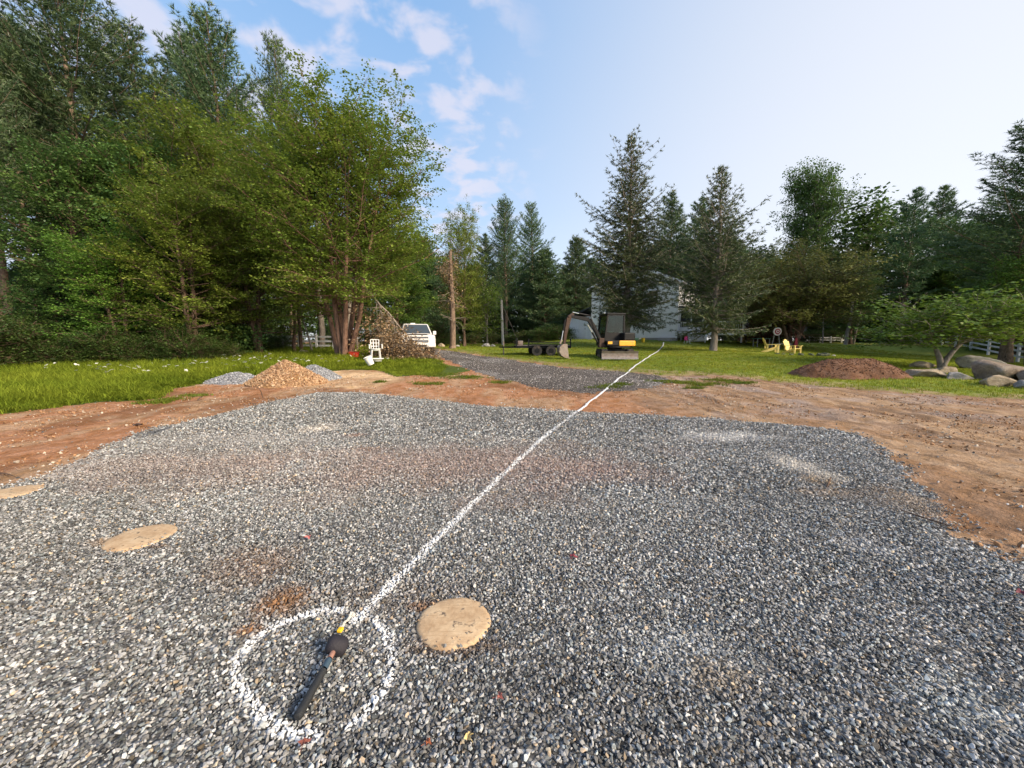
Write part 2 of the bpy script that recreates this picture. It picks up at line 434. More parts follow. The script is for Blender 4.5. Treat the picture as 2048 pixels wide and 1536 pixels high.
LAWN = [(-5.0, 29), (-10.8, 40.5)] + poly_px([(868, 698), (930, 705), (1000, 717), (1080, 728), (1160, 737), (1230, 741), (1320, 752), (1400, 750), (1480, 756), (1560, 766), (1700, 776), (1800, 786), (1900, 791), (2048, 798)]) \
      + [(16, 9.2), (40, 6), (140, 6), (140, 75), (-20, 75), (-20, 52)]
LAWN = [LAWN[1], LAWN[0]] + LAWN[2:]
SAND = poly_px([(560, 772), (640, 742), (720, 738), (800, 752), (790, 768), (700, 778)])
LINE = poly_px([(700, 1242), (722, 1215), (800, 1155), (900, 1070), (960, 1000), (1040, 920), (1112, 855), (1180, 800), (1240, 760), (1300, 716), (1320, 696), (1329, 686)])
_l = np.array(LINE); _c = np.polyfit(_l[:, 1], _l[:, 0], 3, w=1 / (1 + _l[:, 1] * .05)); LINE = [(float(np.polyval(_c, y)), float(y)) for y in np.concatenate([np.linspace(_l[0, 1], 9, 10), np.linspace(10, _l[-1, 1], 12)])]
RING = poly_px([(686, 1222), (650, 1222), (600, 1233), (545, 1256), (505, 1284), (480, 1312), (470, 1342), (477, 1372), (500, 1404), (528, 1436), (560, 1462), (600, 1474), (628, 1482)])
RING2 = poly_px([(716, 1226), (745, 1240), (770, 1264), (784, 1300), (781, 1350), (757, 1396), (728, 1430), (700, 1456)])
STAINS = [  # photo pixel, half widths in m, colour, strength
    (560, 1205, .20, .16, (.26, .13, .055), .85), (500, 1262, .10, .07, (.30, .14, .05), .8), (520, 1130, .28, .25, (.30, .18, .11), .45), (760, 1190, .5, .2, (.24, .17, .12), .25),
    (850, 1215, .10, .05, (.20, .10, .045), .85), (905, 1296, .22, .05, (.20, .12, .07), .6), (640, 858, .30, .34, (.68, .62, .54), .85), (710, 872, .22, .12, (.40, .20, .12), .5), (1450, 872, .70, .34, (.66, .65, .62), .85), (1380, 880, .5, .2, (.5, .48, .46), .35),
    (1610, 935, .18, .55, (.64, .60, .53), .9), (1645, 962, .15, .2, (.5, .38, .25), .8), (1700, 985, .5, .15, (.40, .30, .21), .5), (1800, 1000, .45, .3, (.42, .33, .25), .45), (1850, 1010, .3, .4, (.45, .33, .22), .6),
    (900, 930, 2.4, .9, (.40, .285, .24), .55), (1180, 940, .9, .5, (.42, .275, .23), .55), (400, 930, 1.5, .8, (.40, .31, .27), .5), (700, 960, 1.2, .35, (.36, .25, .19), .4), (620, 1000, .6, .3, (.36, .25, .19), .2),
    (740, 900, .3, .12, (.42, .22, .14), .4), (1440, 1355, .14, .10, (.36, .25, .13), .55), (1380, 1300, .35, .2, (.55, .58, .58), .35), (1950, 1420, .3, .2, (.55, .6, .6), .35), (1735, 1090, .2, .15, (.5, .5, .5), .4), (470, 880, 2.0, .6, (.40, .38, .37), .3), (220, 1085, .14, .07, (.42, .28, .16), .7), (310, 1095, .14, .04, (.22, .14, .09), .6), (1120, 900, .5, .5, (.36, .27, .22), .3)]
_ST = [(G(a, b), rx, ry, c, s) for a, b, rx, ry, c, s in STAINS]
def stain(P):
    """soil washed over and dust lying in the gravel: colour and how much of it"""
    c = np.zeros((len(P), 3)) + .3; a = np.zeros(len(P))
    nz = fbm(P[:, 0] * 2.3, P[:, 1] * 2.3, 41, 4)
    for (g, rx, ry, cc, s) in _ST:
        d = np.hypot((P[:, 0] - g[0]) / rx, (P[:, 1] - g[1]) / ry)
        k = s * np.clip(1.35 - d + (nz - .5) * 1.3, 0, 1) * (d < 2.2)
        w = k / np.maximum(a + k, 1e-6)
        c = c * (1 - w[:, None]) + np.array(cc) * w[:, None]; a = np.maximum(a, k)
    return c, a

th = np.radians(np.arange(-112, 112.01, .36)); rr = [.35]
while rr[-1] < 1100: rr.append(rr[-1] * (1.03 if rr[-1] < 3.2 else 1.0095 if rr[-1] < 34 else 1.04 if rr[-1] < 120 else 1.15))
rr = np.array(rr)
TT, RR = np.meshgrid(th, rr); GXY = np.c_[(RR * np.sin(TT)).ravel(), (RR * np.cos(TT)).ravel()]
nr, ncol = TT.shape
wob = (fbm(GXY[:, 0] * .9, GXY[:, 1] * .9, 71, 4) - .5)
wob2 = (fbm(GXY[:, 0] * 3.5, GXY[:, 1] * 3.5, 72, 3) - .5)
s_pad = sdf(GXY, PAD) + wob * .30 + wob2 * .22
s_drv = sdf(GXY, DRIVE) + wob * .8 + wob2 * .5
s_mea = sdf(GXY, MEADOW) + wob * .8 + wob2 * .5
s_lwn = sdf(GXY, LAWN) + wob * 1.1 + wob2 * .7
s_drv = np.minimum(s_drv, -np.maximum(s_pad, -5))
BASEZ = hz(GXY[:, 0], GXY[:, 1]) + relief(GXY[:, 0], GXY[:, 1])
dirt_rough = (fbm(GXY[:, 0] * 5, GXY[:, 1] * 5, 91, 4) - .5) * .06 * (RR.ravel() < 30)
rut = (vnoise(GXY[:, 0] * 7, GXY[:, 1] * .55, 95) - .5) * .028 * sstep(2.5, 4.5, np.abs(GXY[:, 0])) * (RR.ravel() < 25) + (vnoise(GXY[:, 0] * .6, GXY[:, 1] * 5, 96) - .5) * .022 * (1 - sstep(3, 6, np.abs(GXY[:, 0])))
cell = np.arange((nr - 1) * ncol).reshape(nr - 1, ncol)[:, :-1].ravel()
QUAD = np.c_[cell, cell + ncol, cell + ncol + 1, cell + 1]
def sheet(name, keep_v, z, zone, mat, need=2):
    k = keep_v[QUAD].sum(1) >= need
    q = QUAD[k]; used = np.unique(q); rem = np.full(len(GXY), -1, np.int64); rem[used] = np.arange(len(used))
    me = np_mesh(name, np.c_[GXY[used], z[used]], rem[q][:, ::-1], None, mat, True, {'zone': np.c_[zone[used], np.ones(len(used))]})
    o = link(name, me); o['kind'] = 'structure'
    return o
def mixc_(a, b, k): return a * (1 - k[:, None]) + np.asarray(b, float) * k[:, None]
X_, Y_ = GXY[:, 0], GXY[:, 1]
# bare soil: rust red on the left and along the pad's far edge, tan to the right, pale sand by the chip pile
n1_ = fbm(X_ * .7, Y_ * .7, 31, 4); n2_ = fbm(X_ * 1.6, Y_ * .5, 33, 4); n3_ = fbm(X_ * 4, Y_ * .6, 34, 3)
zd = np.tile(np.array([.38, .185, .092]), (len(GXY), 1))
zd = mixc_(zd, (.315, .205, .122), sstep(1.8, 4.8, X_) * .95)
zd = mixc_(zd, (.22, .105, .05), sstep(.48, .62, n1_) * .8 * (1 - .7 * sstep(2, 5.5, X_)))
zd = mixc_(zd, (.42, .285, .17), sstep(.5, .66, n2_) * .6)
zd = mixc_(zd, (.20, .13, .085), sstep(.52, .66, n3_) * .75 * sstep(0, 5, X_))
zd = mixc_(zd, (.33, .27, .24), sstep(.54, .68, fbm(X_ * 1.1, Y_ * 1.1, 36, 4)) * .55 * sstep(2, 7, X_) * sstep(6, 9, Y_))
zd = mixc_(zd, (.62, .43, .25), sstep(-.3, .4, sdf(GXY, SAND) + wob * .6))
shade_lane = sstep(.52, .6, vnoise(X_ * .35, Y_ * 2.2, 37)) * sstep(-.5, .5, sdf(GXY, SAND))
zd = mixc_(zd, (.34, .20, .11), shade_lane * .55)  # shadow streaks across the sand, painted into its colour
M_dirt = ground_mat('bare_soil', 22, .96, 1.0, .04, (48, .14, (.46, .40, .34), (.26, .15, .08)), (1, .7, 1), .42)
over = np.maximum.reduce([s_pad, s_drv, s_mea, s_lwn])
far_dirt = (RR.ravel() < 400)
edge_k = sstep(.0, .55, -np.maximum.reduce([s_drv, s_mea, s_lwn])); ground = sheet('ground', over < .45, BASEZ + (dirt_rough + rut) * edge_k, zd, M_dirt, 1)

# gravel pad
def gravel_mat(name, scale, gmul=1.0):
    m, nt, out = new_mat(name); n = N(nt)
    a = n('ShaderNodeAttribute', attribute_name='zone').outputs['Color']
    pos = n('ShaderNodeNewGeometry').outputs['Position']
    vo = n('ShaderNodeTexVoronoi', {'Scale': scale, 'Vector': pos}); wn_ = n('ShaderNodeTexWhiteNoise'); nt.links.new(vo.outputs['Position'], wn_.inputs[0])
    v = n.ramp(wn_.outputs[0], [(0, (.22, .22, .22)), (.42, (.48, .48, .48)), (.75, (1.1, 1.1, 1.1)), (1, (2.1, 2.1, 2.1))])
    edge = n.rng_(vo.outputs['Distance'], .38, .6, 1, .35)
    col = n.mix(1.0, n.mix(1.0, a, v, 'MULTIPLY'), (1, 1, 1), 'MULTIPLY')
    hs = n('ShaderNodeHueSaturation', {'Color': col, 'Value': edge}).outputs[0]
    b = n('ShaderNodeBsdfPrincipled', {'Base Color': hs, 'Roughness': .9, 'Specular IOR Level': .25})
    bp = n('ShaderNodeBump', {'Strength': .8, 'Distance': .015, 'Height': n.rng_(vo.outputs['Distance'], 0, .6, 1, 0)}); nt.links.new(bp.outputs[0], b.inputs['Normal'])
    nt.links.new(b.outputs[0], out.inputs[0]); return m
sc_, sa_ = stain(GXY)
zg = np.tile(np.array([.245, .242, .236]), (len(GXY), 1)) * (.8 + .4 * fbm(X_ * .8, Y_ * .8, 51, 3))[:, None]
zg = mixc_(zg, sc_, np.clip(sa_, 0, .8))
lift = .035 * sstep(0, .35, s_pad)
PADZ = BASEZ * 1.0 + .006 + lift + (fbm(X_ * 6, Y_ * 6, 53, 2) - .5) * .012
zg[:, :] = zg
M_gravel = gravel_mat('crushed_stone_sheet', 46)
pad = sheet('gravel_pad', s_pad > 0, PADZ, zg, M_gravel)
def padz(x, y):
    P = np.c_[x, y]
    s = sdf(P, PAD)
    return hz(x, y) + relief(x, y) + .006 + .035 * sstep(0, .35, s)
zv = np.tile(np.array([.20, .175, .155]), (len(GXY), 1)) * (.75 + .5 * fbm(X_ * .7, Y_ * 1.5, 55, 4))[:, None]
zv = mixc_(zv, (.42, .40, .38), sstep(.56, .7, fbm(X_ * .8, Y_ * .8, 57, 3)) * .6)
M_drive = gravel_mat('drive_stone', 30)
drive = sheet('driveway', s_drv > 0, BASEZ + .005 + .012 * sstep(0, .5, s_drv), zv, M_drive)

# lawn and meadow turf under the blades
zl = np.tile(np.array([.20, .245, .040]), (len(GXY), 1))
stripe = sstep(.42, .6, vnoise(X_ * .07, Y_ * .62, 61) * .7 + fbm(X_ * .3, Y_ * .9, 62, 3) * .3)
zl = mixc_(zl, (.235, .255, .042), stripe * .8)
zl = mixc_(zl, (.11, .155, .03), sstep(.5, .68, fbm(X_ * .16, Y_ * .5, 63, 3)) * .6)
zl = mixc_(zl, (.30, .21, .115), (1 - sstep(0, 1.4, s_lwn + (fbm(X_ * 2, Y_ * 2, 64, 3) - .5) * 2.2)) * .8)
M_turf = ground_mat('turf', 30, .95, .7, .02, None, (1, 1, 1), .35)
lawn = sheet('lawn', (s_lwn > 0) & (s_drv < .05) & (s_pad < 0), BASEZ + .004 + .016 * sstep(0, .8, s_lwn), zl, M_turf)
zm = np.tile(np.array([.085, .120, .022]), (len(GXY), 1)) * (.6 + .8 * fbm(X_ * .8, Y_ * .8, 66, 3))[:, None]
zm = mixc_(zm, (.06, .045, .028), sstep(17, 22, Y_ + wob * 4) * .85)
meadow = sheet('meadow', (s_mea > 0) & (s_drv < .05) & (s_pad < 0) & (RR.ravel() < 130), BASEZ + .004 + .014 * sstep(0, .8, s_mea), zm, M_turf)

# ------------------------------------------------------------------ loose stone on the pad
M_stone = inst_mat('crushed_stone', .85, 0, .25, .15)
STONES = stone_protos('stone', 14, M_stone, 5)
def jitter(x0, x1, y0, y1, sp_):
    xs = np.arange(x0, x1, sp_); ys = np.arange(y0, y1, sp_); a, b = np.meshgrid(xs, ys)
    P = np.c_[a.ravel(), b.ravel()]; return P + rng.uniform(-.5, .5, P.shape) * sp_
def stone_cols(n):
    u = rng.random(n); g = np.where(u < .36, rng.uniform(.06, .14, n), np.where(u < .82, rng.uniform(.14, .32, n), rng.uniform(.33, .52, n)))
    c = np.c_[g, g, g * .98]
    bl = rng.random(n) < .25; c[bl] *= np.array([.92, 1.0, 1.02])
    c *= 1.14
    tn = rng.random(n) < .06; c[tn] *= np.array([1.22, .98, .72])
    return c
LIDS = [(24, 986, 30, .21), (282, 1076, 68, .215), (908, 1246, 70, .20)]
lid_xy = [G(a, b) for a, b, _, _ in LIDS]
blocks = []
for (y0, y1, sp_, smin, smax) in ((.55, 2.2, .0128, .009, .027), (2.2, 3.8, .0150, .012, .028), (3.8, 6.2, .022, .018, .036), (6.2, 11.5, .034, .022, .046)):
    P = jitter(-11, 10, y0, y1, sp_)
    P = P[(np.abs(P[:, 0]) < P[:, 1] * 1.36 + .9)]
    P = P[(sdf(P, PAD) + (fbm(P[:, 0] * .9, P[:, 1] * .9, 71, 4) - .5) * .30 + (fbm(P[:, 0] * 3.5, P[:, 1] * 3.5, 72, 3) - .5) * .22) > -.04 - .12 * rng.random(len(P)) ** 6]
    for g, (_, _, _, rl) in zip(lid_xy, LIDS): P = P[np.hypot(P[:, 0] - g[0], P[:, 1] - g[1]) > rl - .006 + rng.normal(0, .014, len(P))]
    blocks.append((P, (smin + (smax - smin) * rng.random(len(P)) ** 1.7) * (.82 + .4 * fbm(P[:, 0] * 1.1, P[:, 1] * 1.1, 44, 3))))
# strays thrown over the bare soil round the pad
P = jitter(-11, 12, 2.5, 13, .05); s = sdf(P, PAD); P = P[(s < 0.05) & (rng.random(len(P)) < np.exp(s / .22) * .55 * sstep(.3, .6, fbm(P[:, 0] * 2, P[:, 1] * 2, 45, 3)) + .006)]
blocks.append((P, rng.uniform(.015, .04, len(P))))
SP = np.concatenate([b[0] for b in blocks]); SS = np.concatenate([b[1] for b in blocks]); n_ = len(SP)
colr = stone_cols(n_); sc2, sa2 = stain(SP)
k = np.clip(sa2 * rng.uniform(.5, 1.25, n_), 0, .93); colr = colr * (1 - k[:, None]) + sc2 * (.55 + .6 * rng.random(n_)[:, None]) * k[:, None]
big = fbm(SP[:, 0] * .8, SP[:, 1] * .8, 51, 3); colr *= (.8 + .4 * big)[:, None]
tilt = rng.normal(0, .38, (n_, 2)); SR = np.c_[tilt, rng.uniform(0, 6.28, n_)]
SZ = padz(SP[:, 0], SP[:, 1]) + SS * rng.uniform(-.05, .38, n_)
S3 = np.c_[SS, SS, SS] * rng.uniform(.85, 1.15, (n_, 3))
# sprayed stones belong to the painted marks; the spray thins out sideways
spray = fbm(SP[:, 0] * 9, SP[:, 1] * 9, 77, 3)
def sprayed(lines, w, P, nz): return np.clip(1.55 - np.minimum.reduce([dline(P, q) for q in lines]) / w + (nz - .5) * 1.1, 0, 1)
k_line = sprayed([LINE], .030, SP, spray) * rng.uniform(.75, 1.08, n_); k_ring = sprayed([RING, RING2], .024, SP, spray) * rng.uniform(.6, 1.05, n_)
on_line = k_line > .42; on_ring = (k_ring > .42) & ~on_line
k_paint = np.clip(np.maximum(k_line, k_ring), 0, .96) ** 1.2
idx_ = rng.integers(0, 14, n_)
colr = colr * (1 - k_paint[:, None]) + np.array([.76, .78, .79]) * k_paint[:, None]; wcol = colr
rest = ~(on_line | on_ring)
gravel = scatter('gravel', np.c_[SP, SZ][rest], SR[rest], S3[rest], idx_[rest], colr[rest], STONES)
tag(gravel, 'grey crushed stone covering the pad in the foreground', 'gravel', kind='stuff')
M_paint = plain('white_marking_paint', (.74, .745, .74), .85, 0, .3, 30)
pl = thing('paint_line', 'long straight white sprayed line running over gravel and dirt towards the house', 'painted line')
o = scatter('painted_stones', np.c_[SP, SZ][on_line], SR[on_line], S3[on_line], idx_[on_line], wcol[on_line], STONES, pl); o['kind'] = 'stuff'
pr = thing('paint_ring', 'broken white sprayed circle on the gravel round the black mallet', 'painted circle')
o = scatter('painted_stones', np.c_[SP, SZ][on_ring], SR[on_ring], S3[on_ring], idx_[on_ring], wcol[on_ring], STONES, pr); o['kind'] = 'stuff'
# paint on soil, drive and turf beyond the pad: a ragged strip
fine = []
for (x0, y0), (x1, y1) in zip(LINE[:-1], LINE[1:]):
    L = math.hypot(x1 - x0, y1 - y0); m = max(2, int(L / .06))
    for k in range(m): fine.append((x0 + (x1 - x0) * k / m, y0 + (y1 - y0) * k / m))
fine = np.array(fine); fine = fine[sdf(fine, PAD) < .12]
fine[:, 0] += (fbm(fine[:, 1] * .5, fine[:, 1] * 0, 79, 2) - .5) * .04
tt = np.gradient(fine, axis=0); tt /= np.linalg.norm(tt, axis=1)[:, None]; nn = np.c_[-tt[:, 1], tt[:, 0]]
w_ = .036 + .034 * (fbm(fine[:, 1] * 3, fine[:, 1] * 0, 80, 3) - .5) + rng.normal(0, .006, len(fine)); w2 = .036 + .034 * (fbm(fine[:, 1] * 3, fine[:, 1] * 0, 81, 3) - .5) + rng.normal(0, .006, len(fine))
A = fine + nn * w_[:, None]; B = fine - nn * w2[:, None]; Cc = fine
def gz(x, y): return hz(x, y) + relief(x, y)
lf = np.where(sdf(fine, LAWN) > 0, .075, .045)
V = np.concatenate([np.c_[A, gz(A[:, 0], A[:, 1]) + lf - .012], np.c_[Cc, gz(Cc[:, 0], Cc[:, 1]) + lf], np.c_[B, gz(B[:, 0], B[:, 1]) + lf - .012]])
m = len(fine); i = np.arange(m - 1); q = np.concatenate([np.c_[i, i + m, i + m + 1, i + 1], np.c_[i + m, i + 2 * m, i + 2 * m + 1, i + m + 1]])
link('paint_strip', np_mesh('paint_strip', V, q, None, M_paint, True), pl)

# clods and small stones in the soil
M_clod = inst_mat('soil_clod', .95, 0, .3, .1)
CLODS = stone_protos('clod', 6, M_clod, 9, (.5, .9), .5)
P = jitter(-16, 18, 2.5, 16, .075)
ok = (np.maximum.reduce([sdf(P, PAD), sdf(P, DRIVE), sdf(P, MEADOW) + .1, sdf(P, LAWN) + .3]) < 0) & (np.abs(P[:, 0]) < P[:, 1] * 1.36 + 1.2)
dens_ = fbm(P[:, 0] * 1.3, P[:, 1] * .8, 83, 4); P = P[ok & (rng.random(len(P)) < sstep(.36, .66, dens_) * .9)]
n_ = len(P); s_ = .008 + .05 * rng.random(n_) ** 4 + .012 * rng.random(n_)
cc = np.where((rng.random(n_) < .3)[:, None], np.array([.45, .38, .30]) * rng.uniform(.6, 1.25, (n_, 1)), np.array([.30, .175, .095]) * rng.uniform(.55, 1.4, (n_, 1)))
o = scatter('soil_clods', np.c_[P, gz(P[:, 0], P[:, 1]) + s_ * .2 + .004], np.c_[rng.normal(0, .5, (n_, 2)), rng.uniform(0, 6.28, n_)], np.c_[s_, s_, s_ * .8], rng.integers(0, 6, n_), cc, CLODS)
tag(o, 'loose clods and pebbles strewn over the bare brown soil', 'soil clods', kind='stuff')
P = jitter(-12, 8, 11, 30, .12); ok = sdf(P, DRIVE) + rng.normal(0, .25, len(P)) > 0; P = P[ok]; P = P[rng.random(len(P)) < np.clip(14 / P[:, 1], 0, 1) ** 2]
n_ = len(P); s_ = rng.uniform(.02, .055, n_); g = np.where(rng.random(n_) < .3, rng.uniform(.35, .6, n_), rng.uniform(.08, .25, n_))
o = scatter('drive_gravel', np.c_[P, gz(P[:, 0], P[:, 1]) + .035], np.c_[rng.normal(0, .4, (n_, 2)), rng.uniform(0, 6.28, n_)], np.c_[s_, s_, s_ * .8], rng.integers(0, 14, n_), np.c_[g * 1.05, g, g * .95], STONES)
tag(o, 'loose grey stone lying on the driveway', 'gravel', kind='stuff')

# ------------------------------------------------------------------ grass
M_grass = inst_mat('grass_blade', .8, .35, .35)
def tuft(seed, nb, h, spread, w, bend):
    r = np.random.default_rng(seed); V, Q, T = [], [], []
    for b in range(nb):
        az = r.uniform(0, 6.28); p = np.array([r.normal(0, spread), r.normal(0, spread), 0]); hh = h * r.uniform(.55, 1.1)
        d = np.array([math.cos(az), math.sin(az), 0]); sd_ = np.array([-d[1], d[0], 0]) * w * .5; bn = bend * r.uniform(.3, 1.2) * hh
        m1 = p + d * bn * .3 + np.array([0, 0, hh * .6]); tp = p + d * bn + np.array([0, 0, hh * (1 - .15 * bend)])
        k = len(V); V += [p - sd_, p + sd_, m1 + sd_ * .8, m1 - sd_ * .8, tp]; Q.append((k, k + 1, k + 2, k + 3)); T.append((k + 3, k + 2, k + 4))
    return np_mesh('tuft', np.array(V), np.array(Q), np.array(T), M_grass)
SHORT = mesh_protos('short_tuft', [tuft(k, 16, .075, .07, .012, .8) for k in range(5)])
TALL = mesh_protos('tall_tuft', [tuft(20 + k, 20, .42, .09, .016, .75) for k in range(6)])
def grass(name, P, h, base, tip, coll, npro, label, seed, zoff=.02, wide=1.0):
    n_ = len(P); f = fbm(P[:, 0] * .5, P[:, 1] * .9, seed, 3)
    c = np.array(base) * (1 - f[:, None]) + np.array(tip) * f[:, None]; c = c * rng.uniform(.7, 1.3, (n_, 1)) * np.c_[rng.uniform(.85, 1.2, n_), np.ones(n_), rng.uniform(.7, 1.2, n_)]
    s_ = h * rng.uniform(.65, 1.3, n_)
    o = scatter(name, np.c_[P, gz(P[:, 0], P[:, 1]) + zoff - .01], np.c_[rng.normal(0, .12, (n_, 2)), rng.uniform(0, 6.28, n_)], np.c_[s_ * wide, s_ * wide, s_], rng.integers(0, npro, n_), c, coll)
    return tag(o, label, 'grass', kind='stuff')
P = jitter(-14, 34, 10, 42, .16); P = P[np.abs(P[:, 0] + 0) < P[:, 1] * 1.4 + 1]
e = sdf(P, LAWN) + (fbm(P[:, 0] * .9, P[:, 1] * .9, 71, 4) - .5) * 1.3 + (fbm(P[:, 0] * 3.5, P[:, 1] * 3.5, 72, 3) - .5) * 1.2
keep = (e > -.15) & (rng.random(len(P)) < np.clip((20 / P[:, 1]) ** 1.6, 0, 1) * (.35 + .65 * sstep(0, 1.6, e))) & (dline(P, LINE) > .07) & (sdf(P, DRIVE) < .1)
P = P[keep]
grass('lawn_grass', P, 1.0, (.16, .225, .03), (.31, .34, .05), SHORT, 5, 'mown green grass of the lawn between dirt and house', 101)
# tufts left standing on the soil
spots = [(1408, 772, .9), (1390, 778, .5), (1440, 762, 1.0), (1480, 768, .8), (860, 768, .8), (930, 756, 1.2), (1210, 776, .8), (1240, 772, .7), (300, 806, .6), (340, 800, .5), (390, 792, .5), (1330, 765, 1.0), (1370, 768, .9), (880, 750, 1.2), (1000, 765, .6), (520, 770, .3), (760, 765, .4)]
P = np.concatenate([np.array(G(a, b)) + rng.normal(0, 1, (int(70 * r_), 2)) * np.array([.35, .16]) * r_ for a, b, r_ in spots]); P = P[sdf(P, PAD) < -.1]
grass('weed_tufts', P, 1.0, (.10, .15, .022), (.17, .21, .04), SHORT, 5, 'sparse green weeds sprouting from the bare dirt', 103, .01)
P = jitter(-34, -3, 7, 34, .115); P = P[np.abs(P[:, 0]) < P[:, 1] * 1.42 + 1.5]
e = sdf(P, MEADOW) + (fbm(P[:, 0] * .9, P[:, 1] * .9, 71, 4) - .5) * .9 + (fbm(P[:, 0] * 3.5, P[:, 1] * 3.5, 72, 3) - .5) * .6
keep = (e > 0) & (rng.random(len(P)) < np.clip((13 / P[:, 1]) ** 1.6, 0, 1) * (1 - .7 * sstep(19, 26, P[:, 1]))) & (sdf(P, DRIVE) < -.1)
P = P[keep]; e = e[keep]
hgt = (.35 + .65 * sstep(.1, 1.6, e)) * (1 - .45 * sstep(-9.5, -6.5, P[:, 0]))
n_ = len(P); f = fbm(P[:, 0] * .5, P[:, 1] * .9, 105, 3); c = np.array((.135, .205, .020)) * (1 - f[:, None]) + np.array((.30, .35, .04)) * f[:, None]
c *= rng.uniform(.65, 1.3, (n_, 1)); s_ = hgt * rng.uniform(.55, 1.25, n_)
o = scatter('meadow_grass', np.c_[P, gz(P[:, 0], P[:, 1])], np.c_[rng.normal(0, .14, (n_, 2)), rng.uniform(0, 6.28, n_)], np.c_[.7 + .4 * s_, .7 + .4 * s_, s_], rng.integers(0, 6, n_), c, TALL)
tag(o, 'tall bright green grass and weeds below the trees', 'grass', kind='stuff')
# white umbels standing in the tall grass
M_umbel = inst_mat('white_umbel', .9, .2, .15)
def umbel(seed):
    r = np.random.default_rng(seed); V, Q = [], []
    for k in range(14):
        a = r.uniform(0, 6.28); q_ = .055 * math.sqrt(r.random()); c = np.array([q_ * math.cos(a), q_ * math.sin(a), .012 - q_ * .2]); s = .014
        k0 = len(V); V += [tuple(c + np.array(d) * s) for d in ((-1, -1, 0), (1, -1, 0), (1, 1, .3), (-1, 1, .3))]; Q.append((k0, k0 + 1, k0 + 2, k0 + 3))
    return np_mesh('umbel', np.array(V), np.array(Q), None, M_umbel)
UMB = mesh_protos('umbel', [umbel(k) for k in range(3)])
pts = []
for (cx, cy_, sx, sy, m) in ((640, 735, 90, 10, 40), (520, 738, 60, 10, 34), (470, 730, 30, 8, 14), (215, 752, 30, 6, 16), (270, 745, 40, 5, 12), (370, 742, 40, 5, 10), (720, 728, 40, 8, 12), (130, 742, 40, 4, 6), (560, 725, 50, 5, 20)):
    for _ in range(m): pts.append(G(cx + rng.normal() * sx, max(728, cy_ + 8 + rng.normal() * sy)))
P = np.array(pts); P = P[sdf(P, MEADOW) > .2]; n_ = len(P)
o = scatter('wildflowers', np.c_[P, gz(P[:, 0], P[:, 1]) + rng.uniform(.28, .55, n_)], np.c_[rng.normal(0, .3, (n_, 2)), rng.uniform(0, 6, n_)], np.ones((n_, 3)) * rng.uniform(.7, 1.3, (n_, 1)), rng.integers(0, 3, n_), np.ones((n_, 3)) * np.array([.75, .75, .68]), UMB)
tag(o, 'small white flower heads dotted through the tall grass', 'wildflowers', kind='stuff')

# ------------------------------------------------------------------ trees
M_bark = bark_mat('bark_brown', (.045, .030, .022), (.17, .115, .085))
M_bark_red = bark_mat('bark_reddish', (.055, .032, .024), (.24, .145, .105))
M_bark_pine = bark_mat('bark_pine', (.05, .035, .028), (.25, .18, .135))
M_bark_grey = bark_mat('bark_grey', (.08, .07, .06), (.30, .26, .22))
M_maple = leaf_mat('maple_leaves', [(0, (.040, .068, .012)), (.45, (.085, .120, .017)), (.8, (.130, .160, .024)), (1, (.17, .19, .035))], .38, .012)
M_dark = leaf_mat('dark_leaves', [(0, (.020, .042, .012)), (.5, (.045, .082, .020)), (.85, (.078, .122, .028)), (1, (.105, .145, .034))], .34, .015)
M_fresh = leaf_mat('fresh_leaves', [(0, (.034, .070, .012)), (.5, (.070, .125, .018)), (.85, (.115, .175, .028)), (1, (.18, .23, .05))], .34, .01)
M_olive = leaf_mat('olive_leaves', [(0, (.030, .040, .014)), (.5, (.070, .082, .024)), (.9, (.125, .13, .04)), (1, (.17, .16, .05))], .28, .012)
M_shrub = leaf_mat('shrub_leaves', [(0, (.020, .042, .010)), (.5, (.048, .082, .018)), (.85, (.085, .125, .026)), (1, (.13, .16, .04))], .30, .015, 1.3)
M_redleaf = leaf_mat('red_leaves', [(0, (.022, .006, .006)), (.6, (.060, .014, .012)), (1, (.11, .03, .02))], .25)
M_pine = leaf_mat('pine_needles', [(0, (.016, .036, .016)), (.5, (.038, .070, .028)), (.85, (.070, .105, .036)), (1, (.11, .135, .05))], .18, .012)
M_spruce = leaf_mat('spruce_needles', [(0, (.018, .028, .012)), (.5, (.042, .058, .024)), (.85, (.075, .088, .034)), (1, (.12, .11, .05))], .15, .012)
M_brown = leaf_mat('dry_leaves', [(0, (.05, .030, .016)), (.5, (.125, .080, .042)), (.85, (.21, .145, .08)), (1, (.30, .22, .13))], .2)

def unit(v): return v / (np.linalg.norm(v, axis=-1, keepdims=True) + 1e-9)
def leaf_mesh(name, P, size, mat, r, flat=1.0, rnd=None, droop=.25, wid=.42):
    """one bent four-cornered leaf per point"""
    n = len(P)
    nrm = unit(np.c_[r.normal(0, .55 / flat, (n, 2)), np.ones(n)])
    az = r.uniform(0, 2 * np.pi, n); a = np.c_[np.cos(az), np.sin(az), np.zeros(n)]
    a = unit(a - nrm * (a * nrm).sum(1, keepdims=True)); b = np.cross(nrm, a)
    s = (size * r.uniform(.6, 1.35, n))[:, None]
    tip = P + a * s - nrm * s * droop; m1 = P + a * s * .5 + b * s * wid; m2 = P + a * s * .5 - b * s * wid
    V = np.stack([P + nrm * s * .05, m1, tip, m2], 1).reshape(-1, 3)
    q = np.arange(n * 4).reshape(n, 4)
    if rnd is None: rnd = r.random(n)
    return np_mesh(name, V, q, None, mat, False, {'rnd': np.repeat(np.clip(rnd, 0, 1), 4)})
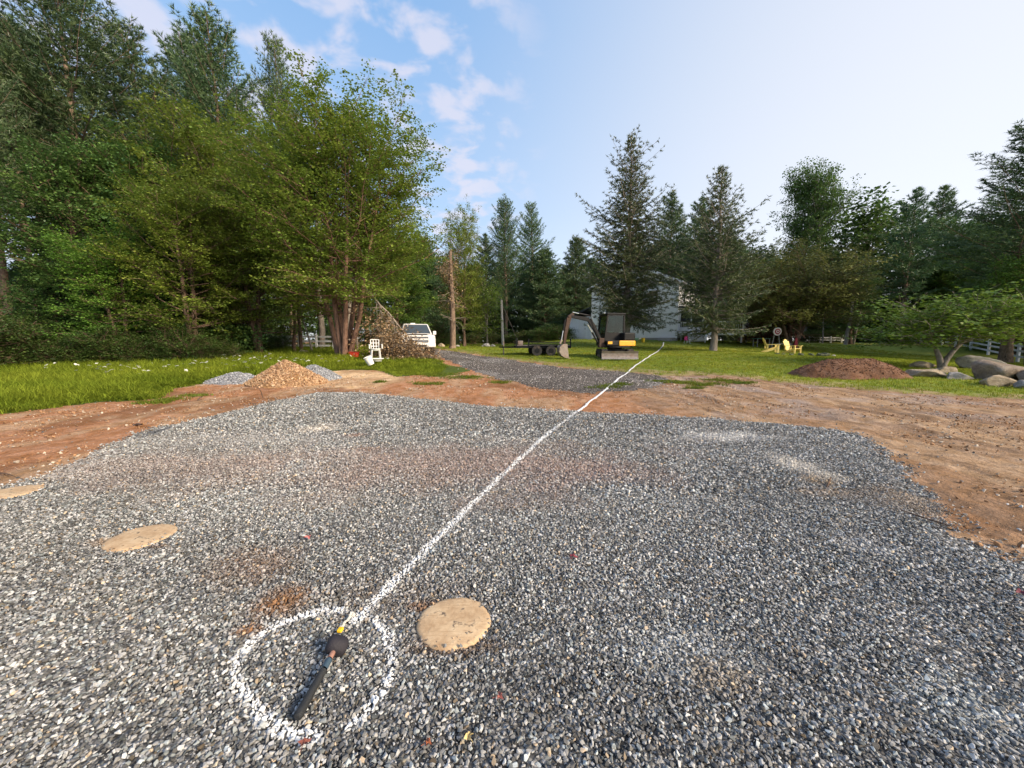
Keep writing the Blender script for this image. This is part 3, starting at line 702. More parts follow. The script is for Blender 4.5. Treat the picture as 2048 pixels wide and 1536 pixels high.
def blade_mesh(name, P, D, r, mat, m, length, width, cone, rnd):
    """needle sprays: m thin blades fanning out from each point"""
    n = len(P); P = np.repeat(P, m, 0); D = np.repeat(D, m, 0); rn = np.repeat(rnd, m)
    d = unit(D + r.normal(0, cone, (n * m, 3))); s = unit(np.cross(d, r.normal(size=(n * m, 3))))
    L = (length * r.uniform(.6, 1.3, n * m))[:, None]
    V = np.stack([P - s * width * .5, P + s * width * .5, P + d * L], 1).reshape(-1, 3)
    return np_mesh(name, V, None, np.arange(n * m * 3).reshape(-1, 3), mat, False, {'rnd': np.repeat(np.clip(rn, 0, 1), 3)})
def wiggle(p0, d, L, n, r, amp=.08, grav=0.0):
    """a limb: points from p0 in direction d, bending up (grav>0) or down"""
    pts = [np.array(p0, float)]; d = unit(np.array(d, float)); st = L / (n - 1)
    for k in range(n - 1):
        d = unit(d + r.normal(0, amp, 3) + np.array([0, 0, grav / (n - 1)])); pts.append(pts[-1] + d * st)
    return np.array(pts)
def along(pts, t):
    t = np.clip(t, 0, 1) * (len(pts) - 1); i = int(min(t, len(pts) - 2)); return pts[i] + (pts[i + 1] - pts[i]) * (t - i)
def perp(d, r):
    return unit(np.cross(d, np.array([0, 0, 1.]) + r.normal(0, .35, 3)))

def broadleaf(name, seed, H, env, stems, bark, leaf, clear=.2, limbs=26, size=.12, per_twig=12, sub_step=.55, elev=(15, 62), r0=.22, flat=1.2, spray=.20, up=.35, layer=0., tw=.38, zmin=0., bexp=.85):
    """stems: list of (dx, dy, lean_x, lean_y, height share); env(t) -> crown radius at height share t"""
    r = np.random.default_rng(seed); T = Tubes(); LP, LB = [], []
    for (dx, dy, lx, ly, hs) in stems:
        n = 9; z = np.linspace(0, H * hs, n); f = np.linspace(0, 1, n)
        pts = np.c_[dx + lx * f ** bexp + np.cumsum(r.normal(0, .06, n)) * H / 14, dy + ly * f ** bexp + np.cumsum(r.normal(0, .06, n)) * H / 14, z]
        pts[0, :2] = dx, dy
        rs = r0 * (1 - f) ** .8 * (1.25 if len(stems) == 1 else 1.0) + .02; rs[0] *= 1.25
        T.add(np.vstack([pts[0] + [0, 0, -.3], pts]), np.r_[rs[0] * 1.2, rs], 9)
        nl = max(4, int(limbs / len(stems)))
        for k in range(nl):
            t = clear / hs + (1 - clear / hs) * ((k + r.random()) / nl) ** .9
            if t >= 1: continue
            p = along(pts, t); tg = p[2] / H
            az = k * 2.399 + r.normal(0, .4) + seed; Rm = env(tg, az)
            out = np.array([math.cos(az), math.sin(az)])
            L = max(.6, Rm * r.uniform(.75, 1.08) - .35 * float(np.dot(p[:2], out)))
            e = R(elev[0] + (elev[1] - elev[0]) * tg ** 1.4 + r.normal(0, 7))
            d = np.array([out[0] * math.cos(e), out[1] * math.cos(e), math.sin(e)])
            lb = wiggle(p, d, L, 7, r, .10, up * (.2 if layer else 1)); rl = max(.018, r0 * .42 * (1 - t * .75))
            T.add(lb, np.linspace(rl, .010, 7), 5)
            br = r.random()
            ns = max(3, int(L / sub_step))
            for j in range(ns):
                s = .18 + .82 * (j + r.random()) / ns; q = along(lb, s); dl = unit(lb[-1] - lb[0])
                sg = 1 if j % 2 else -1; an = R(r.uniform(30, 72)); pe = perp(dl, r) * sg
                d2 = unit(dl * math.cos(an) + pe * math.sin(an) + np.array([0, 0, r.normal(.06, .16)]))
                L2 = max(.4, (.16 + .36 * (1 - s)) * L * r.uniform(.7, 1.25) + .25)
                sb = wiggle(q, d2, L2, 4, r, .13, .15); T.add(sb, np.linspace(max(.008, rl * .35), .005, 4), 3)
                nt_ = max(2, int(L2 / tw))
                for m in range(nt_):
                    q2 = along(sb, (m + .35 + .65 * r.random()) / nt_); d3 = unit(unit(sb[-1] - sb[0]) + r.normal(0, .6, 3)); d3[2] *= .5
                    L3 = r.uniform(.25, .6) * (1 + H / 40)
                    c = q2 + d3 * L3 * np.linspace(.1, 1, per_twig)[:, None]
                    LP.append(c + r.normal(0, spray, (per_twig, 3)) * np.array([1, 1, .45])); LB.append(np.full(per_twig, .42 * br + .26 * r.random()))
    P = np.concatenate(LP); rn = np.concatenate(LB) + .34 * r.random(len(P))
    P[:, 2] = np.maximum(P[:, 2], .25)
    if zmin: k_ = P[:, 2] > zmin * H * (.8 + .4 * fbm(P[:, 0] * .8, P[:, 1] * .8, seed, 2)); P, rn = P[k_], rn[k_]
    return {'trunk': T.mesh(name + '_trunk', bark), 'crown': leaf_mesh(name + '_crown', P, size, leaf, r, flat, rn), 'H': float(max(H, P[:, 2].max()))}

def conifer(name, seed, H, Rb, bark, leaf, clear=.3, dz=.6, per=5, r0=.26, tip=.0, droop=-.1, curve=.5, side=.30, tuft_step=.16, m=6, length=.22, width=.03, cone=.45, shape=.85, sparse=0., elev=(0, 45), hang=0., ragged=.25, deadlow=0, top_open=0., top_len=0., stray=0.):
    r = np.random.default_rng(seed); T = Tubes(); P, D, Rn = [], [], []
    n = 14; z = np.linspace(0, H, n); lean = r.normal(0, .012 * H, 2)
    tr = np.c_[lean[0] * (z / H) ** 1.5 + np.r_[0, np.cumsum(r.normal(0, .03, n - 1))], lean[1] * (z / H) ** 1.5 + np.r_[0, np.cumsum(r.normal(0, .03, n - 1))], z]
    f = z / H; rad = r0 * (1 - f) ** .9 + .012; rad[0] *= 1.2
    T.add(np.vstack([tr[0] + [0, 0, -.3], tr]), np.r_[rad[0] * 1.15, rad], 10)
    zz = clear * H * .9
    for k in range(deadlow):
        h = r.uniform(.12, clear * .95) * H; az = r.uniform(0, 6.28); p = along(tr, h / H)
        T.add(wiggle(p, (math.cos(az), math.sin(az), r.uniform(-.3, .2)), r.uniform(.5, 2.2), 4, r, .15, -.2), np.linspace(.022, .004, 4), 3)
    while zz < H * .985:
        t = zz / H; tc_ = (t - clear) / (1 - clear) if t > clear else 0
        prof = (1 - max(0, tc_)) ** shape * (.55 + .45 * min(1, max(0.05, tc_) / .22)) + top_len * sstep(.55, .8, tc_) * (1 - sstep(.93, 1.0, tc_))
        for b in range(per):
            if r.random() < sparse + stray * 2.2 * max(0, tc_ - .35): continue
            az = b * 6.283 / per + zz * 3.1 + r.normal(0, .25); L = max(.35, Rb * prof * r.uniform(1 - ragged * 1.6, 1 + ragged)); L = L + (Rb * .42 * r.random() if r.random() < stray and .3 < tc_ < .9 else 0)
            e = R(elev[0] + (elev[1] - elev[0]) * max(0, tc_) + r.normal(0, 6))
            d = np.array([math.cos(az) * math.cos(e), math.sin(az) * math.cos(e), math.sin(e)])
            d[2] += droop * (1 - max(0, tc_))
            lb = wiggle(along(tr, t + r.normal(0, .006)), d, L, 6, r, .05, curve); T.add(lb, np.linspace(max(.012, r0 * .20 * (1 - t) + .012), .006, 6), 4)
            br = r.random(); st_ = max(.14, side * .7); ns = max(2, int(L / st_)); opn = top_open * max(0, tc_)
            for j in range(ns):
                s = .12 + .88 * (j + r.random() * .6) / ns
                if r.random() < opn * .5: continue
                q = along(lb, s); dl = unit(lb[min(5, int(s * 5) + 1)] - lb[int(min(4, s * 5))])
                pe = unit(np.cross(dl, [0, 0, 1.])) * (1 if j % 2 else -1)
                L2 = (side * L * (1.05 - s) + .14) * r.uniform(.6, 1.3) * (1 - .45 * opn); d2 = unit(dl * .75 + pe * .8 + np.array([0, 0, r.normal(.05, .12) - hang]))
                ntf = max(2, int(L2 / tuft_step)); u = (np.arange(ntf) + .6) / ntf
                c = q + d2 * (L2 * u)[:, None]; c[:, 2] -= hang * .5 * L2 * u ** 2
                P.append(c); D.append(np.tile(d2 * .8 + np.array([0, 0, .18 - hang * .5]), (ntf, 1))); Rn.append(np.full(ntf, .3 * br + .3 * r.random()))
            P.append(lb[-1:]); D.append(unit(lb[-1:] - lb[-2:-1])); Rn.append(np.array([.5]))
        zz += dz * r.uniform(.75, 1.25) * (1 - .45 * t)
    P.append(tr[-1:]); D.append(np.array([[0, 0, 1.]])); Rn.append(np.array([.5]))
    P = np.concatenate(P); D = np.concatenate(D); rn = np.concatenate(Rn) + .4 * r.random(len(P))
    return {'trunk': T.mesh(name + '_trunk', bark), 'crown': blade_mesh(name + '_crown', P, D, r, leaf, m, length, width, cone, rn), 'H': H}

def envelope(Rm, low=.35, peak=.45, top=.9, asym=.12, seed=0):
    """crown outline: widest at `peak` of the height, narrowing above; lopsided by `asym`"""
    def f(t, az):
        a = low + (1 - low) * sstep(0, peak, t) if t < peak else math.sqrt(max(.02, 1 - ((t - peak) / (1.02 - peak)) ** 2)) ** top
        return Rm * float(a) * (1 + asym * math.sin(az * 2 + seed) + asym * .7 * math.sin(az * 3 + seed * 2.3))
    return f
one = [(0, 0, 0, 0, .92)]
PROTO = {}
PROTO['maple'] = broadleaf('maple', 3, 14.6, envelope(6.0, .62, .42, .8, .10, 1), [(-.30, .05, -2.4, .6, .86), (.05, -.18, -.3, -.8, .97), (.22, .10, .9, .5, .95), (.34, -.05, 2.6, -.4, .82), (-.10, .22, -1.2, 1.8, .86), (.14, -.24, 1.7, -1.6, .84)],
                           M_bark_red, M_maple, .20, 148, .135, 17, .46, (0, 66), .155, 1.4, .17, .25, 0., .36)
PROTO['oak'] = broadleaf('oak', 8, 13.5, envelope(4.8, .7, .45, .8, .15, 2), [(0, 0, .4, .2, .93)], M_bark, M_dark, .08, 70, .155, 21, .48, (-6, 62), .24, 1.2, .19, .25, 0., .36)
PROTO['oak_b'] = broadleaf('oak_b', 21, 13.5, envelope(4.6, .8, .40, .7, .18, 4), [(0, 0, -.6, .3, .9), (.2, .1, 1.6, .4, .8)], M_bark, M_fresh, .06, 72, .150, 21, .48, (-8, 60), .20, 1.4, .19, .2, 0., .36)
PROTO['oak_c'] = broadleaf('oak_c', 23, 13.5, envelope(4.6, .8, .45, .7, .18, 2), [(0, 0, -.4, .3, .93), (.2, .1, 1.2, .4, .8)], M_bark, M_fresh, .22, 84, .18, 11, .42, (-2, 60), .20, 1.4, .24, .2, 0., .33, .24)
PROTO['maple_b'] = broadleaf('maple_b', 31, 12.5, envelope(4.6, .75, .42, .75, .15, 5), [(0, 0, .5, -.3, .93), (.15, .1, -1.3, .5, .82)], M_bark, M_maple, .14, 66, .145, 21, .48, (-2, 64), .18, 1.5, .18, .22, 0., .36, .13)
PROTO['far_oak'] = broadleaf('far_oak', 41, 13.5, envelope(4.9, .7, .5, .75, .18, 3), [(0, 0, .3, .3, .93)], M_bark_grey, M_dark, .10, 72, .34, 7, .6, (-4, 62), .22, 1.0, .36, .25, 0., .4)
PROTO['crown_oak'] = broadleaf('crown_oak', 47, 15.5, envelope(4.2, .25, .70, .8, .12, 6), [(0, 0, -.3, .3, .96), (.1, .1, 1.2, .4, .9), (0, .1, -1.2, .2, .9)], M_bark_grey, M_dark, .40, 110, .19, 13, .45, (10, 66), .22, 1.0, .26, .3, 0., .36)
PROTO['sapling'] = broadleaf('sapling', 51, 6.4, envelope(2.3, .7, .5, .8, .15, 3), [(0, 0, .3, .3, .93), (.1, 0, -.9, .4, .8)], M_bark_grey, M_fresh, .14, 44, .15, 11, .36, (0, 55), .06, 1.5, .18, .2, 0., .3)
PROTO['shrub'] = broadleaf('shrub', 61, 1.9, envelope(1.5, .9, .4, .8, .15, 2), [(math.cos(k) * .3, math.sin(k) * .3, math.cos(k) * .8, math.sin(k) * .8, r_) for k, r_ in ((0, .8), (1.3, .95), (2.6, .75), (3.9, .9), (5.1, .8))], M_bark, M_shrub, .02, 84, .085, 18, .28, (-5, 60), .025, 1.3, .15, .2, 0., .28)
PROTO['shrub_b'] = broadleaf('shrub_b', 67, 1.9, envelope(1.6, .9, .4, .8, .15, 4), [(math.cos(k) * .3, math.sin(k) * .3, math.cos(k) * .9, math.sin(k) * .9, r_) for k, r_ in ((.4, .85), (1.9, .75), (3.1, .95), (4.6, .8))], M_bark, M_shrub, .02, 84, .085, 18, .28, (-5, 60), .025, 1.4, .15, .2, 0., .28)
PROTO['spread'] = broadleaf('spread', 71, 6.6, envelope(5.6, .65, .60, .5, .10, 1), [(-.15, 0, -2.2, .3, .80), (.1, .1, .4, .8, .92), (.2, -.1, 2.4, -.2, .84), (0, -.15, -.6, -1.4, .85), (.05, .1, 1.2, 1.5, .82)], M_bark, M_olive, .30, 110, .15, 10, .42, (0, 26), .15, 2.4, .18, -.05, 1., .34, .30)
PROTO['orchard'] = broadleaf('orchard', 83, 2.5, envelope(2.5, .8, .55, .6, .12, 2), [(0, 0, 1.5, .1, .95), (.01, .01, -.45, .3, .85)], M_bark_grey, M_fresh, .42, 50, .12, 11, .30, (4, 42), .085, 1.3, .15, .1, 0., .3, .42, 1.5)
PROTO['redmaple'] = broadleaf('redmaple', 91, 2.6, envelope(1.9, .8, .5, .6, .1, 1), [(0, 0, .3, 0, .9), (.05, 0, -.6, .2, .8)], M_bark, M_redleaf, .12, 44, .13, 12, .30, (-5, 30), .05, 1.8, .14, .0, 0., .3)
PROTO['pine'] = conifer('pine', 5, 26, 6.0, M_bark_pine, M_pine, .30, 1.0, 7, .30, droop=-.04, curve=.60, side=.36, tuft_step=.20, m=8, length=.32, width=.048, cone=.52, shape=.62, elev=(0, 50), ragged=.42, deadlow=16)
PROTO['pine_b'] = conifer('pine_b', 15, 26, 5.6, M_bark_pine, M_pine, .26, .98, 7, .28, droop=-.02, curve=.75, side=.36, tuft_step=.20, m=8, length=.32, width=.048, cone=.52, shape=.58, elev=(4, 56), ragged=.46, deadlow=20)
PROTO['tall_pine'] = conifer('tall_pine', 19, 26, 5.4, M_bark_pine, M_pine, .50, .95, 7, .30, droop=-.02, curve=.6, side=.36, tuft_step=.20, m=8, length=.32, width=.048, cone=.52, shape=.55, elev=(2, 52), ragged=.42, deadlow=34)
PROTO['far_pine'] = conifer('far_pine', 25, 22, 4.8, M_bark_pine, M_pine, .34, 1.1, 7, .26, droop=-.05, curve=.5, side=.36, tuft_step=.26, m=8, length=.44, width=.075, cone=.52, shape=.68, elev=(-2, 46), ragged=.44, deadlow=14)
PROTO['spruce'] = conifer('spruce', 35, 17.5, 4.4, M_bark_grey, M_spruce, .14, .25, 7, .24, droop=-.34, curve=.70, side=.34, tuft_step=.12, m=6, length=.21, width=.046, cone=.6, shape=.95, elev=(-6, 42), hang=.32, ragged=.30, sparse=.03, top_open=1.0, top_len=0., stray=.28)
PROTO['spruce_b'] = conifer('spruce_b', 37, 13.0, 3.7, M_bark_grey, M_spruce, .13, .26, 7, .20, droop=-.24, curve=.62, side=.36, tuft_step=.12, m=6, length=.21, width=.046, cone=.6, shape=.82, elev=(-8, 46), hang=.28, ragged=.36, sparse=.05, top_open=.9, top_len=0., stray=.25)
PROTO['hemlock'] = conifer('hemlock', 39, 14.0, 4.2, M_bark, M_pine, .04, .40, 6, .2, droop=-.10, curve=.1, side=.36, tuft_step=.22, m=7, length=.36, width=.075, cone=.55, shape=.6, elev=(0, 35), hang=.15, ragged=.32)

def tree(kind, name, px, Y, top, label, cat='tree', group=None, wide=1.0, rz=None, X=None, height=None, leafmat=None):
    p = PROTO[kind]; g = GX(px, Y) if X is None else Vector((X, Y, float(hz(X, Y))))
    H = height or float(at(px, top, Y)[2]) - g.z
    s = H / p['H']
    o = thing(name, label, cat, (g.x, g.y, g.z), rng.uniform(0, 6.28) if rz is None else rz, group)
    o.scale = (s * wide, s * wide, s)
    for k in ('trunk', 'crown'):
        me = p[k]
        c = link(k, me, o)
        if k == 'crown' and leafmat:
            c.material_slots[0].link = 'OBJECT'; c.material_slots[0].material = leafmat
    return o
ORD = ['leftmost', 'second', 'third', 'fourth', 'fifth', 'sixth', 'seventh', 'eighth', 'ninth', 'tenth', 'eleventh', 'twelfth', 'thirteenth']
KIND = {'far_oak': 'broadleaved tree', 'oak': 'broadleaved tree', 'hemlock': 'conifer', 'far_pine': 'pine', 'shrub': 'shrub'}
def where_left(px):
    for lim, w in ((-20, 'at the left picture edge'), (45, 'behind the two leftmost pine trunks'), (105, 'behind the slim pine trunk with stubs'), (170, 'behind the low dark broadleaf tree'), (240, 'under the tallest pine'), (310, 'behind the full green tree below the pines'), (375, 'between the full green tree and bright maple'), (435, 'behind the bright green maple'), (480, 'behind the dark reddish trunk'), (525, 'behind the grey gravel heap'), (570, 'behind the left flank of the chip pile'), (620, 'behind the slim reddish trunk'), (660, 'behind the straight pale grey trunk'), (710, 'behind the multi-stemmed maple'), (750, 'behind the fallen limb'), (790, 'behind the brush pile'), (830, 'behind the white pickup'), (865, 'right of the white pickup'), (930, 'behind the dead pine trunk')):
        if px < lim: return w
    return ''
def where_right(px):
    for lim, w in ((880, 'right of the white pickup'), (930, 'behind the dead pine trunk'), (960, 'left of the small yellowing tree'), (990, 'behind the pale rocks'), (1015, 'behind the pale wooden pole'), (1050, 'below the twin pines'), (1075, 'behind the trailer front'), (1100, 'behind the trailer deck'), (1122, 'right of the trailer'), (1140, 'behind the excavator bucket'), (1165, 'behind the house wing'), (1200, 'left of the tall spruce'), (1240, 'behind the left gable slope'), (1310, 'behind the tall spruce'), (1350, 'behind the house ridge'), (1400, 'behind the right end of the house'), (1440, 'behind the small spruce'), (1470, 'right of the small spruce'), (1490, 'behind the right end of the deck'), (1515, 'left of the red leaved tree'), (1548, 'behind the red leaved tree'), (1580, 'behind the round target'), (1630, 'behind the round-headed tree'), (1650, 'at the left end of the low crest fence'), (1680, 'behind the low crest fence'), (1700, 'beside the pale leaning trunks'), (1735, 'right of the pale leaning trunks'), (1755, 'left of the bare-trunked pine'), (1782, 'just before the fence corner'), (1812, 'behind the bare-trunked pine'), (1845, 'left of the bent fruit tree'), (1890, 'behind the bent fruit tree'), (1925, 'right of the bent fruit tree'), (1955, 'above the smooth grey boulder'), (1978, 'above the largest boulder'), (2000, 'behind the fence post by the dark trunk'), (2040, 'left of the dark trunk by the fence'), (9999, 'at the right picture edge')):
        if px < lim: return w
# --- the wood on the left
tree('maple', 'maple_tree', 688, 21.5, 168, 'large many-stemmed light green maple with reddish trunks beside the truck', rz=0, wide=1.06)
W = 'tall white pines of the wood behind the meadow'
tree('tall_pine', 'pine_tree', 205, 27, -45, 'tallest pine, its top running out of the upper edge of the picture', group=W, wide=1.4)
tree('tall_pine', 'pine_tree', 25, 29, 78, 'pine with plumed top at the far left edge of the wood', group=W, wide=1.35)
tree('pine', 'pine_tree', 335, 31, 58, 'pine between the tallest pine and the bushy pine top, above the dark maples', group=W, wide=1.35)
tree('pine_b', 'pine_tree', 478, 32, 30, 'bushy pine top standing clear left of the big maple', group=W, wide=1.3)
tree('pine', 'pine_tree', 588, 35, 84, 'slim pine spire just left of the big maple top', group=W, wide=.8)
tree('tall_pine', 'pine_tree', 110, 36, 60, 'pine half hidden behind the tallest pine', group=W, wide=1.35)
tree('pine_b', 'pine_tree', 415, 38, 60, 'pine tucked behind the bushy pine top', group=W, wide=1.3)
tree('tall_pine', 'pine_tree', -60, 23, 130, 'bare lower trunk of a pine at the left edge of the picture', group=W, wide=1.0)
tree('tall_pine', 'pine_tree', 12, 21.5, 20, 'leaning pale pine trunk at the left edge behind the shrubs', group=W, wide=.72)
tree('tall_pine', 'pine_tree', 84, 25, 40, 'slim pine trunk with bare stubs beside the leftmost trunk', group=W, wide=.72)
W2 = 'broadleaved trees along the edge of the wood'
tree('oak', 'broadleaf_tree', 190, 22, 255, 'dark green broadleaf tree under the tallest pine', group=W2, wide=1.05)
tree('oak', 'broadleaf_tree', 305, 23.5, 235, 'full green tree left of the big maple, below the pines', group=W2, wide=1.0)
tree('oak', 'broadleaf_tree', 130, 21, 500, 'low dark broadleaf tree near the leftmost trunks', group=W2, wide=1.1)
tree('maple_b', 'broadleaf_tree', 430, 25, 175, 'tall olive green maple whose crown meets the big maple', group=W2, wide=.95)
tree('oak_b', 'broadleaf_tree', 260, 20, 430, 'leafy tree hanging low over the meadow edge', group=W2, wide=1.15)
tree('maple_b', 'broadleaf_tree', 395, 20.5, 330, 'bright green maple with drooping boughs left of the multi-stemmed trunk', group=W2, wide=1.1)
tree('oak', 'broadleaf_tree', 345, 26, 300, 'shaded broadleaf tree deep in the wood behind the bright green maple', group=W2, wide=1.1)
tree('maple_b', 'broadleaf_tree', 520, 23, 300, 'maple with thin leaning trunks just left of the big one', group=W2, wide=.95)
tree('oak_b', 'broadleaf_tree', 800, 33, 420, 'fresh green tree behind the leaning dead limb', group=W2, wide=.9)
tree('maple_b', 'broadleaf_tree', 928, 35, 398, 'thin airy maple right of the big maple, behind the dead trunk', group=W2, wide=.62)
tree('sapling', 'broadleaf_tree', 975, 37, 540, 'small yellowing tree right of the dead trunk', group=W2, wide=.9, leafmat=M_maple)
W3 = 'dim trees deep inside the wood on the left'
for i, (px, Y, kind, H) in enumerate([(-40, 34, 'far_oak', 8), (60, 40, 'hemlock', 9), (150, 33, 'hemlock', 10), (225, 36, 'far_oak', 17), (290, 40, 'hemlock', 16), (360, 42, 'far_pine', 24), (455, 34, 'hemlock', 12), (500, 40, 'far_oak', 17), (545, 46, 'hemlock', 15), (600, 44, 'far_pine', 22),
                           (640, 50, 'far_oak', 15), (690, 46, 'hemlock', 14), (735, 52, 'far_pine', 20), (770, 48, 'far_oak', 14), (815, 56, 'hemlock', 14), (850, 50, 'hemlock', 13), (880, 58, 'far_oak', 15), (20, 50, 'far_oak', 10), (-90, 28, 'oak', 8), (-150, 32, 'far_oak', 10), (420, 52, 'hemlock', 18), (320, 54, 'far_oak', 18), (180, 52, 'far_pine', 26)]):
    tree(kind, 'woodland_tree', px, Y, 0, 'dim %s deep in the left-hand wood %s' % (KIND[kind], where_left(px)), group=W3, height=H * rng.uniform(.9, 1.1), wide=1.2)
# bare stems inside the wood, near its edge
def pole_trunk(px, Y, top, r, lean, mat, label, stubs=6, seed=1):
    rr_ = np.random.default_rng(seed); g = GX(px, Y); H = float(at(px, top, Y)[2]) - g.z
    T = Tubes(); f = np.linspace(0, 1, 8); pts = np.c_[lean * f + np.cumsum(rr_.normal(0, .04, 8)), np.cumsum(rr_.normal(0, .04, 8)), f * H - .1]; pts[0, :2] = 0
    T.add(pts, r * (1 - .55 * f), 9)
    for k in range(stubs):
        p = along(pts, rr_.uniform(.25, .98)); az = rr_.uniform(0, 6.28); T.add(wiggle(p, (math.cos(az), math.sin(az), .2), rr_.uniform(.3, 1.4), 4, rr_, .2, .2), np.linspace(r * .22, .006, 4), 4)
    o = link('tree_trunk', T.mesh('tree_trunk', mat), None, g); return tag(o, label, 'tree trunk', 'bare trunks showing inside the wood')
pole_trunk(480, 25, 520, .17, -.2, M_bark_red, 'dark reddish trunk left of the multi-stemmed maple, beyond the chip pile', 4, 3)
pole_trunk(590, 25.5, 560, .12, .1, M_bark_red, 'slim reddish trunk just right of the chip pile summit', 5, 4)
pole_trunk(604, 26.5, 540, .13, -.1, M_bark, 'thin dark trunk touching the slim reddish one', 5, 5)
pole_trunk(643, 30, 420, .25, 0, M_bark_grey, 'straight pale grey trunk left of the multi-stemmed maple', 3, 6)
pole_trunk(627, 24.5, 612, .07, -.55, M_bark_grey, 'bent grey sapling stem with a crooked bare top', 3, 7)
pole_trunk(528, 27, 640, .22, .1, M_bark, 'short mossy trunk behind the chip pile', 2, 8)
pole_trunk(700, 29, 560, .22, .2, M_bark_grey, 'grey trunk right behind the multi-stemmed maple', 3, 9)
pole_trunk(716, 27, 600, .07, .25, M_bark_grey, 'thin pale stem near the red tub', 3, 10)
# dead pine by the drive
g = GX(905, 30); rd = np.random.default_rng(77); dt = thing('dead_tree', 'dead pine trunk with bare drooping branches beside the driveway bend', 'dead tree', g)
T = Tubes(); H = float(at(905, 500, 30)[2]) - g.z; f = np.linspace(0, 1, 10); pts = np.c_[.05 * np.sin(f * 5), .05 * np.cos(f * 4), f * H - .1]; T.add(pts, .24 - .12 * f, 10); T.add(np.array([[-.0, 0, -.1], [0, 0, .25]]), np.array([.34, .24]), 10)
link('trunk', T.mesh('dead_trunk', M_bark_pine), dt)
T = Tubes(); LP = []
for k in range(64):
    t = rd.uniform(.28, 1); az = rd.uniform(0, 6.28); p = along(pts, t); L = rd.uniform(.4, 1.7) * (1.2 - .5 * t)
    b_ = wiggle(p, (math.cos(az), math.sin(az), rd.uniform(-.5, .4)), L, 6, rd, .16, -.9 * rd.random()); T.add(b_, np.linspace(.026, .004, 6), 4)
    for j in range(3): q_ = along(b_, rd.uniform(.3, 1)); T.add(wiggle(q_, rd.normal(size=3) + np.array([0, 0, -.6]), rd.uniform(.2, .6), 3, rd, .2, -.3), np.linspace(.008, .003, 3), 3)
    if t > .45: LP.append(along(b_, .8) + rd.normal(0, .22, (34, 3)))
link('branches', T.mesh('dead_branches', M_bark_grey), dt)
link('dry_foliage', leaf_mesh('dry_foliage', np.concatenate(LP), .09, M_brown, rd, .8), dt)
# --- middle and right background
W4 = 'tall pines beyond the lawn'
tree('pine_b', 'pine_tree', 1012, 48, 396, 'left one of the twin pines beyond the white pole', group=W4, wide=1.2)
tree('pine', 'pine_tree', 1066, 51, 408, 'right one of the twin pines beyond the white pole', group=W4, wide=1.1)
tree('far_pine', 'pine_tree', 972, 56, 470, 'shorter pine left of the twin pines', group=W4, wide=1.1)
tree('far_pine', 'pine_tree', 1332, 58, 388, 'pine top showing behind the house roof, right of the tall spruce', group=W4, wide=1.15)
tree('far_pine', 'pine_tree', 1392, 60, 398, 'pine top between the two spruces, behind the house', group=W4, wide=1.15)
tree('far_pine', 'pine_tree', 1800, 46, 378, 'pine with a tall bare trunk against the pale sky', group=W4, wide=1.05)
tree('far_pine', 'pine_tree', 1858, 52, 372, 'pine right of the tall bare-trunked pine', group=W4, wide=1.1)
tree('hemlock', 'pine_tree', 1150, 50, 478, 'dark conifer left of the tall spruce, behind the shed wing', group=W4, wide=1.05)
tree('hemlock', 'pine_tree', 1090, 47, 500, 'dark rounded conifer behind the trailer', group=W4, wide=1.25)
tree('spruce', 'spruce_tree', 1252, 31, 268, 'tall ragged brownish spruce standing in front of the house', rz=1.0, wide=1.22)
tree('spruce_b', 'spruce_tree', 1426, 27.5, 332, 'smaller dark spruce with bare lower trunk on the lawn by the steps', rz=2.0, wide=1.15)
W5 = 'broadleaved trees at the right-hand end of the lawn'
tree('crown_oak', 'broadleaf_tree', 1602, 54, 315, 'round-headed tall tree rising behind the spreading tree', group=W5, wide=.72)
tree('far_oak', 'broadleaf_tree', 1725, 54, 388, 'hazy grey green tree right of the round-headed tree', group=W5, wide=1.1)
tree('spread', 'broadleaf_tree', 1583, 33, 462, 'wide spreading olive tree behind the yellow chairs', group=W5, wide=1.0, rz=.4)
tree('redmaple', 'shrub', 1532, 35, 598, 'dark red leaved small tree beside the spreading tree trunk', cat='shrub', wide=1.0)
tree('oak', 'broadleaf_tree', 1480, 42, 500, 'green tree between the small spruce and the spreading tree', group=W5, wide=1.0)
tree('pine_b', 'pine_tree', 2010, 27, 232, 'big pine leaning in from the right edge above the fence', group='tall pines beyond the lawn', wide=1.8)
tree('pine_b', 'pine_tree', 2090, 29, 262, 'pine at the right picture edge behind the big leaning pine', group='tall pines beyond the lawn', wide=1.6)
tree('oak', 'broadleaf_tree', 1905, 47, 400, 'dark tree left of the big leaning pine', group=W5, wide=1.0)
tree('oak_c', 'broadleaf_tree', 1930, 45, 468, 'full green tree above the white fence on the right', group=W5, wide=1.15)
tree('oak_c', 'broadleaf_tree', 2060, 24, 455, 'broadleaf tree with dark trunk at the right edge by the fence', group=W5, wide=1.0)
tree('oak_c', 'broadleaf_tree', 1830, 58, 520, 'low yellow green tree behind the bent orchard tree', group=W5, wide=1.2, leafmat=M_fresh)
tree('oak_b', 'broadleaf_tree', 2035, 33, 400, 'tall full tree at the right edge in front of the big pine', group=W5, wide=1.1)
tree('oak', 'broadleaf_tree', 1950, 50, 425, 'dark full tree behind the fence near the big pine', group=W5, wide=1.1)
tree('oak', 'broadleaf_tree', 1700, 44, 520, 'dark green tree with pale trunks beyond the rail fence', group=W5, wide=1.1)
tree('orchard', 'fruit_tree', 1884, 18.0, 574, 'small bent fruit tree growing behind the boulders', cat='tree', wide=1.5, rz=0)
W6 = 'dim trees of the far wood behind the lawn'
